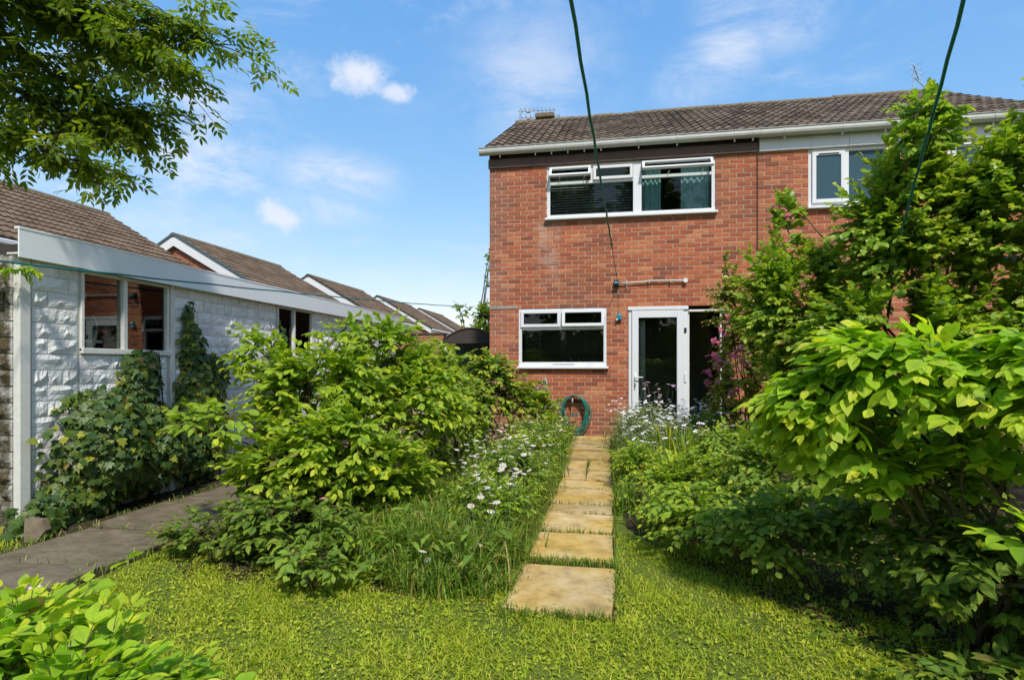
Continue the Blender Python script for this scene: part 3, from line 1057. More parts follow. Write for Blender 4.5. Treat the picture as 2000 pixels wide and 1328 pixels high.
def gutter_profile(x0, x1):
    """ogee-like gutter trough swept along x"""
    prof = [(9.452, 5.105), (9.452, 5.012), (9.415, 4.998), (9.375, 5.004), (9.345, 5.03), (9.335, 5.06), (9.338, 5.10), (9.325, 5.108), (9.325, 5.116), (9.346, 5.116), (9.350, 5.06), (9.362, 5.035), (9.385, 5.017), (9.415, 5.012), (9.44, 5.022), (9.44, 5.105)]
    prof = [(b + 0.075, c) for b, c in prof]
    n = len(prof)
    V = [(x, y, z) for x in (x0, x1) for (y, z) in prof]
    F = [(i, (i + 1) % n, n + (i + 1) % n, n + i) for i in range(n)]
    F += [tuple(range(0, n))[::-1], tuple(range(n, 2 * n))]
    return V, F


def house_shell(o, x0, x1, openings, seed, party=None):
    w = MB()
    wall_boxes(w, x0, x1, -0.05, 5.08, YF, YF + 0.24, openings)
    w.build('mortar', 'mortar', o)
    brick_face(o, (x0, YF - 0.0005, 0), (1, 0, 0), x1 - x0, 0.0, 4.83, [(a - x0, b - x0, c, d) for a, b, c, d in openings], seed=seed)
    # carcass: side walls, back wall, floors
    for xa, xb in ((x0 + 0.001, x0 + 0.22), (x1 - 0.22, x1 - 0.001)):
        m = MB().box(xa, xb, YF + 0.241, 16.4, -0.05, 5.05)
        m.build('side_wall', 'brick_far', o)
    MB().box(x0 + 0.221, x1 - 0.221, 16.2, 16.39, -0.05, 5.05).build('back_wall', 'plaster', o)
    m = MB().box(x0 + 0.221, x1 - 0.221, YF + 0.241, 16.19, -0.02, 0.13).box(x0 + 0.221, x1 - 0.221, YF + 0.241, 16.19, 2.42, 2.62)
    m.build('floor', 'carpet_dark', o)
    MB().box(x0 + 0.221, x1 - 0.221, YF + 0.241, 16.19, 4.90, 5.0).build('ceiling', 'plaster', o)
    MB().box(x0 + 0.221, x1 - 0.221, 12.4, 12.5, 0.131, 4.899).build('inner_wall', 'plaster', o)
    # roof: boarding, tiles on the garden side, ridge
    xa, xb = x0 - (0.1 if party != 'left' else 0), x1 + (0.1 if party != 'right' else 0)
    sl = np.array([0, RIDGE_Y - EAVE_Y, RIDGE_Z - EAVE_Z]); ln = float(np.linalg.norm(sl))
    m = MB()
    m.poly([(xa, EAVE_Y + .03, EAVE_Z - .02), (xa, RIDGE_Y, RIDGE_Z - .02), (xa, 2 * RIDGE_Y - EAVE_Y - .03, EAVE_Z - .02), (xa, 2 * RIDGE_Y - EAVE_Y - .03, EAVE_Z - .09), (xa, RIDGE_Y, RIDGE_Z - .14), (xa, EAVE_Y + .06, EAVE_Z - .09)], (xb - xa, 0, 0))
    rf = m.build('roof', 'tile_house', o)
    for gx in ((x0 + 0.002) if party != 'left' else None, (x1 - 0.202) if party != 'right' else None):
        if gx is None: continue
        MB().poly([(gx, EAVE_Y + 0.25, 5.051), (gx, RIDGE_Y, RIDGE_Z - 0.16), (gx, 2 * RIDGE_Y - EAVE_Y - 0.25, 5.051)], (0.2, 0, 0)).build('gable_wall', 'brick_far', o)
    tile_slope(o, (xa, EAVE_Y - 0.03, EAVE_Z - 0.016), (1, 0, 0), sl, xb - xa, ln, 'tile_house', seed=seed + 1, amp=0.030)
    # ridge tiles
    r = np.random.default_rng(seed + 2)
    n = int((xb - xa) / 0.45)
    for i in range(n):
        a = xa + (xb - xa) * i / n; b = xa + (xb - xa) * (i + 1) / n - 0.006
        th = np.linspace(-0.15, math.pi + 0.15, 8)
        V = [(x, RIDGE_Y + 0.13 * math.cos(t), RIDGE_Z - 0.045 + 0.105 * math.sin(t)) for x in (a, b) for t in th]
        F = [(i2, i2 + 1, 8 + i2 + 1, 8 + i2) for i2 in range(7)] + [tuple(range(8)), tuple(range(8, 16))[::-1]]
        q = MB().add(V, F).build('ridge_tile', 'ridge_moss', rf)
        q.location = (0, 0, r.normal(0, 0.006))
    # soffit
    MB().box(xa, xb, EAVE_Y + 0.04, YF - 0.001, 5.062, 5.076).build('soffit', 'black_timber', o)


def gutter(o, x0, x1, seed):
    V, F = gutter_profile(x0, x1)
    g = MB().add(V, F).build('gutter', 'gutter_plastic', o)
    r = np.random.default_rng(seed)
    x = x0 + 0.35
    while x < x1 - 0.1:
        V, F = gutter_profile(0, 0.028)
        V = [(a, 9.465 + (b - 9.465) * 1.10, 5.06 + (c - 5.06) * 1.10) for a, b, c in V]
        q = MB().add(V, F).box(0.004, 0.024, 9.475, 9.50, 4.955, 5.005)
        b = q.build('bracket', 'gutter_plastic', g)
        b.location = (x, 0, 0)
        x += r.choice([0.28, 0.85, 0.9, 0.62])


def build_house():
    o = thing('brick_house', 'red brick semi with dark brown eaves boards, glazed door and coiled hose on its wall', 'house', None)
    ops = [(-1.08, 1.72, 3.89, 4.80), (-1.58, -0.05, 1.31, 2.33), (0.31, 1.90, 0.02, 2.33)]
    house_shell(o, -2.10, 2.38, ops, 21, party='right')
    gutter(o, -2.25, 2.38, 3)
    MB().box(-2.10, 2.37, YF - 0.035, YF - 0.001, 4.965, 5.06, bev=0.003).build('eaves_board', 'black_timber', o)
    MB().box(-2.115, 2.37, YF - 0.05, YF - 0.001, 4.805, 4.962, bev=0.004).build('eaves_board', 'brown_timber', o)
    MB().box(-2.10, -1.60, YF - 0.016, YF - 0.002, 2.325, 2.375, bev=0.003).build('lintel', 'concrete', o)
    # ridge vent, party wall cable, dark party cap
    MB().box(-1.72, -1.28, RIDGE_Y - 0.16, RIDGE_Y + 0.16, RIDGE_Z + 0.03, RIDGE_Z + 0.15, bev=0.02).build('ridge_vent', 'ridge_moss', o)
    # first-floor window
    y = YF + 0.045
    w = MB()
    ring(w, -1.08, 1.72, 3.89, 4.80, 0.055, y - 0.035, y + 0.035)
    w.box(0.39, 0.53, y - 0.045, y + 0.036, 3.90, 4.79, bev=0.004)
    w.box(-1.03, 0.395, y - 0.03, y + 0.03, 4.47, 4.52, bev=0.004)
    w.box(0.525, 1.67, y - 0.03, y + 0.03, 4.50, 4.55, bev=0.004)
    w.box(-0.325, -0.275, y - 0.031, y + 0.031, 4.51, 4.75, bev=0.004)
    win = w.build('window', 'upvc', o)
    sill(win, -1.08, 1.72, 3.89)
    pane(win, -1.03, 0.39, 3.94, 4.475, y); pane(win, 0.53, 1.67, 3.94, 4.505, y)
    sash(win, -1.03, -0.32, 4.515, 4.75, y - 0.045, 0.042, -38)
    sash(win, -0.28, 0.385, 4.515, 4.75, y - 0.035, 0.048)
    sash(win, 0.535, 1.675, 4.54, 4.765, y - 0.045, 0.042, -42)
    for xs in (-0.88, -0.45, 0.95, 1.5):
        MB().tube([(xs, y, 4.56), (xs + 0.03, y - 0.10, 4.575)], 0.007, 5).build('stay', 'gutter_plastic', win)
    blind('venetian_blind', 'dark venetian blind behind the left half of the upstairs window', -1.02, 0.37, 3.95, 4.74, YF + 0.16, 0.045, 35)
    curtain('pale teal curtain gathered at the left of the upstairs right pane', 0.55, 0.86, 3.93, 4.74, YF + 0.15, 'curtain_teal', 4, 1)
    curtain('pale teal curtain covering the right of the upstairs right pane', 1.19, 1.66, 3.93, 4.74, YF + 0.15, 'curtain_teal', 5, 2)
    # ground-floor window
    w = MB()
    ring(w, -1.58, -0.05, 1.31, 2.33, 0.055, y - 0.035, y + 0.035, bottom=0.08)
    w.box(-1.53, -0.10, y - 0.033, y + 0.03, 1.955, 2.01, bev=0.004)
    w.box(-0.855, -0.805, y - 0.032, y + 0.031, 2.005, 2.28, bev=0.004)
    win = w.build('window', 'upvc', o)
    sill(win, -1.58, -0.05, 1.32)
    pane(win, -1.53, -0.10, 1.38, 1.96, y)
    sash(win, -1.54, -0.845, 2.0, 2.29, y - 0.035, 0.052)
    sash(win, -0.815, -0.09, 2.0, 2.29, y - 0.055, 0.052, -7)
    MB().box(-0.98, -0.60, y - 0.038, y - 0.034, 1.345, 1.352).build('drip_slot', 'dark_plastic', win)
    blind('venetian_blind', 'venetian blind with spaced slats in the kitchen window beside the door', -1.48, -0.14, 1.50, 1.98, YF + 0.14, 0.042, -8, 'blind_dark')
    # kitchen tap seen through the glass
    tp = MB().tube([(-0.80, YF + 0.32, 1.22), (-0.80, YF + 0.32, 1.42), (-0.77, YF + 0.30, 1.48), (-0.72, YF + 0.28, 1.49), (-0.67, YF + 0.27, 1.44), (-0.66, YF + 0.27, 1.40)], 0.012, 8).box(-0.95, -0.45, YF + 0.25, YF + 0.42, 1.19, 1.22)
    q = tp.build('kitchen_tap', 'steel', None, True)
    tag(q, 'curved steel tap behind the lower glass of the kitchen window', 'tap')
    # door, frame, side panel
    f = MB()
    f.box(0.315, 0.365, y - 0.05, y + 0.04, 0.10, 2.28, bev=0.004); f.box(1.215, 1.285, y - 0.05, y + 0.04, 0.10, 2.28, bev=0.004)
    f.box(0.30, 1.29, y - 0.075, y + 0.04, 2.262, 2.325, bev=0.006); f.box(0.32, 1.28, y - 0.06, y + 0.05, 0.06, 0.115, bev=0.004)
    fr = f.build('door_frame', 'upvc', o)
    d = MB()
    d.box(0.37, 0.478, y - 0.075, y - 0.005, 0.12, 2.255, bev=0.005); d.box(1.105, 1.212, y - 0.075, y - 0.005, 0.12, 2.255, bev=0.005)
    d.box(0.476, 1.107, y - 0.074, y - 0.006, 0.12, 0.26, bev=0.005); d.box(0.476, 1.107, y - 0.074, y - 0.006, 2.135, 2.255, bev=0.005)
    dr = d.build('door', 'upvc', o)
    pane(dr, 0.475, 1.108, 0.255, 2.14, y - 0.04)
    h = MB().box(0.405, 0.437, y - 0.088, y - 0.074, 0.98, 1.20, bev=0.006).tube([(0.42, y - 0.08, 1.13), (0.42, y - 0.125, 1.13), (0.55, y - 0.125, 1.132)], 0.010, 8)
    h.build('handle', 'upvc', dr, True)
    MB().tube([(0.42, y - 0.09, 1.03), (0.42, y - 0.105, 1.03), (0.425, y - 0.105, 0.985), (0.421, y - 0.106, 0.955)], 0.009, 6).build('key', 'steel', dr)
    MB().box(1.225, 1.262, y - 0.066, y - 0.05, 1.88, 1.96, bev=0.004).build('hinge', 'dark_plastic', fr)
    MB().box(1.225, 1.262, y - 0.066, y - 0.05, 1.05, 1.20, bev=0.004).build('hinge', 'upvc', fr)
    curtain('thin pale curtain hanging inside the glazed door at its left edge', 0.49, 0.60, 0.3, 2.1, YF + 0.13, 'curtain_pale', 2, 5)
    s = MB()
    s.box(1.288, 1.312, y - 0.02, y + 0.03, 0.10, 2.255, bev=0.003); s.box(1.30, 1.90, y - 0.055, y - 0.02, 2.225, 2.262, bev=0.004)
    s.box(1.80, 1.83, y - 0.02, y + 0.03, 0.10, 2.225, bev=0.003); s.box(1.312, 1.80, y - 0.019, y + 0.029, 0.10, 0.16, bev=0.003)
    sl = s.build('side_light', 'old_white_paint', o)
    pane(sl, 1.312, 1.80, 0.16, 2.225, y)


def build_neighbour():
    o = thing('brick_house', 'red brick semi with a white eaves board, half hidden behind the tall shrub', 'house', None)
    ops = [(3.15, 4.32, 3.88, 4.81), (5.15, 6.20, 3.88, 4.81)]
    house_shell(o, 2.384, 6.55, ops, 41, party='left')
    gutter(o, 2.384, 6.75, 9)
    xs = [2.40, 3.18, 3.74, 4.55, 5.4, 6.1, 6.56]
    for a, b in zip(xs[:-1], xs[1:]):
        MB().box(a, b - 0.003, YF - 0.048, YF - 0.001, 4.808, 5.06, bev=0.003).build('eaves_board', 'upvc', o)
    y = YF + 0.045
    for (a, b, c, d, ml) in ((3.15, 4.32, 3.88, 4.81, 3.72), (5.15, 6.20, 3.88, 4.81, 5.68)):
        w = MB(); ring(w, a, b, c, d, 0.06, y - 0.035, y + 0.035)
        w.box(ml - 0.035, ml + 0.035, y - 0.036, y + 0.036, c + 0.05, d - 0.05, bev=0.004)
        win = w.build('window', 'upvc', o)
        sill(win, a, b, c)
        sash(win, a + 0.055, ml - 0.03, c + 0.055, d - 0.055, y - 0.035, 0.06, 0, 'glass_frosted')
        pane(win, ml + 0.035, b - 0.06, c + 0.06, d - 0.06, y, 'glass_frosted')
        MB().box(a + 0.15, ml - 0.12, y - 0.072, y - 0.064, d - 0.10, d - 0.085).build('trickle_vent', 'dark_plastic', win)


build_house()
build_neighbour()


# ------------------------------------------------------------------ bungalows beyond the garage
def bungalow(y0, y1, label, limit, bricks, seed):
    XR, ZR, XE, ZE = -14.0, 5.60, -10.55, 3.58
    o = thing('bungalow', label, 'house', 'row of tiled houses beyond the garage', (XR, y0, 0))
    loc = np.array([XR, y0, 0])
    def bld(mb, n, m, p=o):
        for v in mb.V: v -= loc
        return mb.build(n, m, p)
    XL = 2 * XR - XE
    ya, yb = y0 + 0.12, y1 - 0.12
    bld(MB().box(XL + 0.4, XE - 0.4, ya, yb, -0.1, 3.55), 'wall', 'brick_far')
    bld(MB().poly([(XL + 0.4, ya + .001, 3.551), (XE - 0.4, ya + .001, 3.551), (XE - 0.35, ya + .001, 3.62), (XR, ya + .001, ZR - 0.16), (XL + 0.35, ya + .001, 3.62)], (0, yb - ya - .002, 0)), 'gable_wall', 'mortar' if bricks else 'brick_far')
    m = MB().poly([(XL, y0, ZE), (XR, y0, ZR), (XE, y0, ZE), (XE - .02, y0, ZE - .07), (XR, y0, ZR - .12), (XL + .02, y0, ZE - .07)], (0, y1 - y0, 0))
    rf = bld(m, 'roof', 'tile_brown')
    up = np.array([XR - XE, 0, ZR - ZE]); ln = float(np.linalg.norm(up))
    tile_slope(o, (XE, y0 - 0.04, ZE + 0.0), (0, 1, 0), up, y1 - y0 + 0.08, ln, 'tile_brown', limit=limit, seed=seed, amp=0.024, gauge=0.30, th=0.034)
    # ridge
    n = 13
    r = np.random.default_rng(seed)
    for i in range(n):
        a = y0 - 0.05 + (y1 - y0 + 0.1) * i / n; b = y0 - 0.05 + (y1 - y0 + 0.1) * (i + 1) / n - 0.008
        th = np.linspace(-0.2, math.pi + 0.2, 7)
        V = [(XR + 0.15 * math.cos(t), y, ZR - 0.05 + 0.12 * math.sin(t)) for y in (a, b) for t in th]
        F = [(k, 7 + k, 8 + k, k + 1) for k in range(6)] + [tuple(range(7)), tuple(range(7, 14))[::-1]]
        bld(MB().add(V, F), 'ridge_tile', 'ridge_moss', rf)
    # barge boards and verge on the near gable
    s = (ZR - ZE) / (XR - XE)
    for sg in (1, -1):
        X = lambda x: XR + sg * (x - XR)
        bld(MB().poly([(X(XE + .0), y0 - .03, ZE - .02), (X(XR), y0 - .03, ZR - .02), (X(XR), y0 - .03, ZR - .36), (X(XE - .06), y0 - .03, ZE - .28)], (0, 0.05, 0)), 'barge_board', 'upvc')
        bld(MB().poly([(X(XE + .03), y0 - .06, ZE + .05), (X(XR), y0 - .06, ZR + .06), (X(XR), y0 - .06, ZR - .03), (X(XE + .03), y0 - .06, ZE - .035)], (0, 0.10, 0)), 'verge', 'felt_dark' if not bricks else 'shed_green')
    bld(MB().box(XE - .02, XE + .10, y0 + .02, y1 - .02, ZE - .12, ZE - .02, bev=0.02), 'gutter', 'upvc')
    bld(MB().box(XE - .12, XE - .03, y0 + .03, y1 - .03, ZE - .34, ZE - .121), 'eaves_board', 'upvc')
    if bricks:
        def keep(u, z):
            x = XL + 0.4 + u
            return z < ZR - 0.36 - abs(x - XR) * 0.585 and z < 5.3 and x > -15.3
        brick_face(o, (XL + 0.4, ya, 0), (1, 0, 0), (XE - XL) - 0.8, 3.3, 5.3, (), keep, 'brick_orange', 300, seed + 5)


bungalow(5.0, 13.4, 'nearest bungalow roof of brown tiles, rising behind the garage on the left', 300, False, 60)
bungalow(15.9, 21.7, 'second bungalow with a brick gable and white bargeboards edged in blue-grey', 300, True, 63)
bungalow(24.1, 29.8, 'third bungalow with white bargeboards, just past the brick gabled one', 0, False, 66)
bungalow(32.0, 37.6, 'fourth bungalow in the row, its roof showing over the brick outhouse', 0, False, 69)
bungalow(39.6, 45.2, 'farthest bungalow of the row, smallest roof beside the green tree', 0, False, 72)


# ------------------------------------------------------------------ garage of white rock-faced blocks
GX = -4.60


def block_templates(n=6):
    r = np.random.default_rng(90)
    out = []
    for k in range(n):
        nx, nz = 6, 4
        V, F = [], []
        for j in range(nz):
            for i in range(nx):
                edge = i in (0, nx - 1) or j in (0, nz - 1)
                x, z = i / (nx - 1), j / (nz - 1)
                if edge:
                    V.append((x, z, 0.004))
                else:
                    V.append((x + r.normal(0, 0.05), z + r.normal(0, 0.06), abs(r.normal(0.0095, 0.006)) + 0.004))
        F = [(j * nx + i, j * nx + i + 1, (j + 1) * nx + i + 1, (j + 1) * nx + i) for j in range(nz - 1) for i in range(nx - 1)]
        ringi = [i for i in range(nx)] + [j * nx + nx - 1 for j in range(1, nz)] + [(nz - 1) * nx + i for i in range(nx - 2, -1, -1)] + [j * nx for j in range(nz - 2, 0, -1)]
        n0 = len(V); m = len(ringi)
        V += [(V[q][0], V[q][1], -0.01) for q in ringi]
        F += [(ringi[i], n0 + i, n0 + (i + 1) % m, ringi[(i + 1) % m]) for i in range(m)]
        out.append((np.array(V, float), F, None))
    return out


def build_garage():
    o = thing('garage', 'flat-roofed garage of white painted rock-faced blocks with a grey metal fascia', 'garage', None)
    H = 2.20
    Y0, Y1, XB = 3.60, 11.50, -7.4
    W1, W2 = (4.15, 5.14, 1.45, 2.17), (7.08, 8.02, 1.45, 2.17)
    # backing: wall towards the garden (built along y), end walls, far wall
    m = MB()
    ys = [Y0 + .105, W1[0], W1[1], W2[0], W2[1], Y1]
    for a, b in zip(ys[:-1], ys[1:]):
        if (a, b) in (W1[:2], W2[:2]):
            m.box(GX - 0.07, GX, a, b, -0.05, 1.45); m.box(GX - 0.07, GX, a, b, 2.17, H)
        else:
            m.box(GX - 0.07, GX, a, b, -0.05, H)
    m.build('wall', 'block_joint', o)
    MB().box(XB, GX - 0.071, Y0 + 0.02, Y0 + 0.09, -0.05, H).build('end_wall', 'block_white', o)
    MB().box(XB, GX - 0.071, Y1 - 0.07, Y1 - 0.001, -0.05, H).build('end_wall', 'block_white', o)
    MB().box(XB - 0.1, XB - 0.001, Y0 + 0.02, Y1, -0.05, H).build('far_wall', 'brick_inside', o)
    MB().box(XB, GX - 0.08, Y0 + 0.1, Y1 - 0.08, -0.05, 0.03).build('floor', 'concrete', o)
    # blocks
    T = block_templates()
    r = np.random.default_rng(31)
    ch = 0.129
    def course(ua, ub, z, place, acc):
        u = ua
        while u < ub - 0.02:
            w = float(r.choice([0.13, 0.22, 0.31], p=[0.42, 0.38, 0.20]))
            w = min(w, ub - u)
            if ub - (u + w) < 0.06: w = ub - u
            place(u, w, z, acc); u += w
    acc = []
    RX = np.stack((np.array([0, 1., 0]), np.array([0, 0, 1.]), np.array([1., 0, 0])), axis=1)
    RY = np.stack((np.array([1., 0, 0]), np.array([0, 0, 1.]), np.array([0, -1., 0])), axis=1)
    def px(u, w, z, a): a.append((np.array([GX, u + 0.003, z + 0.003]), RX, (w - 0.006, ch - 0.006, 1.0)))
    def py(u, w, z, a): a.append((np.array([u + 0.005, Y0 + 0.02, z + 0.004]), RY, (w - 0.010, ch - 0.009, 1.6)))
    for k in range(17):
        z = k * ch
        for (a, b) in ((3.735, 4.13), (4.15, 5.12), (5.215, 6.59), (6.665, 7.06), (7.08, 8.02), (8.10, 9.45), (9.53, 11.45)):
            if z + ch > 1.42 and (a, b) in ((4.15, 5.12), (7.08, 8.02)): continue
            course(a, b, z, px, acc)
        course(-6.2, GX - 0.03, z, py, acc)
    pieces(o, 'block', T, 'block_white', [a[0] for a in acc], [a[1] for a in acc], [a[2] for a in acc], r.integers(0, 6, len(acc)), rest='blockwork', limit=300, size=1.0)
    # posts between the panels
    MB().box(GX - 0.03, GX + 0.035, 3.618, 3.705, -0.05, 2.19, bev=0.006).build('post', 'old_white_paint', o)
    for a, b, p in ((5.150, 5.208, .03), (6.598, 6.658, .006), (8.03, 8.092, .02), (9.46, 9.52, .006)):
        MB().box(GX - 0.03, GX + p, a, b, -0.05, 2.19, bev=0.005).build('post', 'old_white_paint', o)
    # windows
    for (a, b, c, d), ml in ((W1, 4.60), (W2, 7.50)):
        m = MB()
        x0, x1 = GX - 0.05, GX + 0.022
        m.box(x0, x1, a, a + 0.03, c, d, bev=.004); m.box(x0, x1, b - 0.03, b, c, d, bev=.004)
        m.box(x0 + .001, x1 + .012, a, b, c - 0.02, c + 0.03, bev=.004); m.box(x0 + .001, x1 - .001, a + .029, b - .029, d - 0.03, d, bev=.004)
        m.box(x0 + .001, x1 + .004, ml - 0.022, ml + 0.022, c + .029, d - .029, bev=.004)
        w = m.build('window', 'old_white_paint', o)
        for (p, q) in ((a + 0.03, ml - 0.022), (ml + 0.022, b - 0.03)):
            MB().box(GX - 0.018, GX - 0.014, p, q, c + 0.03, d - 0.03).build('pane', 'glass', w)
    # roof and fascia
    MB().box(XB - 0.15, GX + 0.09, Y0 + 0.06, Y1 + 0.05, 2.205, 2.29).build('roof', 'felt_dark', o)
    f = MB().box(GX + 0.092, GX + 0.105, 3.56, 11.56, 2.165, 2.392)
    f.box(GX + 0.06, GX + 0.109, 3.558, 11.562, 2.386, 2.402)
    f.build('fascia', 'fascia_metal', o)
    MB().box(GX - 0.02, GX + 0.091, 3.565, 11.55, 2.19, 2.204).build('soffit', 'old_white_paint', o)
    # things inside, seen through the near window
    t = thing('hand_sickle', 'hand sickle with a pale handle propped inside the near garage window', 'garden tool', None, (GX - 0.12, 4.37, 1.46))
    MB().tube([(0, 0, 0), (0.0, 0.03, 0.10), (0.0, 0.055, 0.20)], [0.019, 0.017, 0.014], 8).build('handle', 'tool_handle', t, True)
    MB().tube([(0, 0.055, 0.20), (0, 0.06, 0.24), (0, 0.045, 0.29), (0, 0.02, 0.325)], [0.008, 0.008, 0.006, 0.003], 6).build('blade', 'steel', t, True)
    MB().tube([(0, 0.055, 0.20), (0, 0.12, 0.195), (0, 0.15, 0.175)], [0.008, 0.013, 0.018], 8).build('guard', 'red_plastic', t, True)
    q = MB().box(-5.35, -5.0, 4.0, 4.75, 1.55, 1.575).box(-5.35, -5.33, 4.0, 4.75, 1.60, 1.62).box(-5.32, -5.28, 4.05, 4.09, 0.03, 1.549).box(-5.32, -5.28, 4.6, 4.64, 0.03, 1.549)
    tag(q.build('workbench', 'old_white_paint', None), 'white topped bench standing inside the near garage window', 'bench')
    q = MB().box(-7.3, -6.9, 5.2, 6.9, 1.72, 1.76).box(-7.3, -6.95, 5.25, 6.85, 0.03, 1.719)
    tag(q.build('cupboard', 'black_timber', None), 'dark cupboard against the brick back wall inside the garage', 'cupboard')


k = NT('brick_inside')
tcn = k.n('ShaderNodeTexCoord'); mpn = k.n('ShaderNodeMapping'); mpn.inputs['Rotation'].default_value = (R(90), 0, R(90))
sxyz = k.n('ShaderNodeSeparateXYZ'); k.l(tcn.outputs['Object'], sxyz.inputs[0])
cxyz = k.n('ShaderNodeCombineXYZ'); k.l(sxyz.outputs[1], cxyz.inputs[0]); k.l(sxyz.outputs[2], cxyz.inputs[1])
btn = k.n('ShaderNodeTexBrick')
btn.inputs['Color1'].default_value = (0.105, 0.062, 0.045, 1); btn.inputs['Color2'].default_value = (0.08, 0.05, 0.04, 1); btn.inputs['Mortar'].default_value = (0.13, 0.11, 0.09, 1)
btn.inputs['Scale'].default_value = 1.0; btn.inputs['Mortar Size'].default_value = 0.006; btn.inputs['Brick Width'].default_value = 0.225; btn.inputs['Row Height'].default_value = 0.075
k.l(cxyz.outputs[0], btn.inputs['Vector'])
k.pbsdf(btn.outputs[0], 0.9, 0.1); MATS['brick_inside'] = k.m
build_garage()


# ------------------------------------------------------------------ small structures behind
def build_outhouse():
    o = thing('brick_outhouse', 'low red brick outhouse wall between the garage end and the arbour', 'outhouse', None, (-4.5, 12.4, 0))
    MB().box(-0.85, 0.70, 0.0, 0.22, -0.05, 2.05).build('mortar', 'mortar', o)
    brick_face(o, (-5.35, 12.3995, 0), (1, 0, 0), 1.55, 0.9, 2.06, (), None, 'brick_red', 300, 83)
    MB().box(-0.88, 0.73, -0.03, 0.25, 2.055, 2.10, bev=0.006).build('coping', 'brown_timber', o)
    MB().box(-1.5, -0.82, 0.35, 0.6, 1.75, 2.02, bev=0.01).build('eaves', 'black_timber', o)


def build_arbour():
    o = thing('garden_arbour', 'small arbour with a dark arched felt roof at the house corner', 'arbour', None, (-2.93, 11.5, 0))
    n = 13
    hw, d = 0.60, 1.0
    xs = np.linspace(-hw, hw, n)
    zs = 1.89 + 0.24 * (np.cos(xs / hw * math.pi / 2) ** 0.9)
    top = [(x, 0, z) for x, z in zip(xs, zs)]
    bot = [(x, 0, 1.87) for x in xs[::-1]]
    MB().poly(top + [(hw, 0, 1.86), (-hw, 0, 1.86)], (0, d, 0)).build('roof', 'felt_dark', o)
    MB().box(-hw - .03, hw + .03, -0.03, 0.0, 1.80, 1.885, bev=0.005).build('valance', 'felt_dark', o)
    th = MB(); th.tube([(x, -0.012, z + 0.006) for x, z in zip(xs, zs)], 0.014, 6); th.build('roof_edge', 'brown_timber', o)
    for x in (-hw + .01, hw - .06):
        for yy in (0.01, d - .06):
            MB().box(x, x + 0.05, yy, yy + 0.05, 0.0, 1.859).build('post', 'old_white_paint' if (x < 0 and yy < .1) else 'shed_green', o)
    for i in range(9):
        x = -hw + 0.06 + i * (2 * hw - 0.12) / 9
        MB().box(x, x + 0.115, d - .075, d - .06, 0.2, 1.85).build('plank', 'shed_green', o)
    MB().box(-hw + .06, hw - .07, 0.35, d - .08, 0.45, 0.50).build('seat', 'shed_green', o)


build_outhouse()
build_arbour()


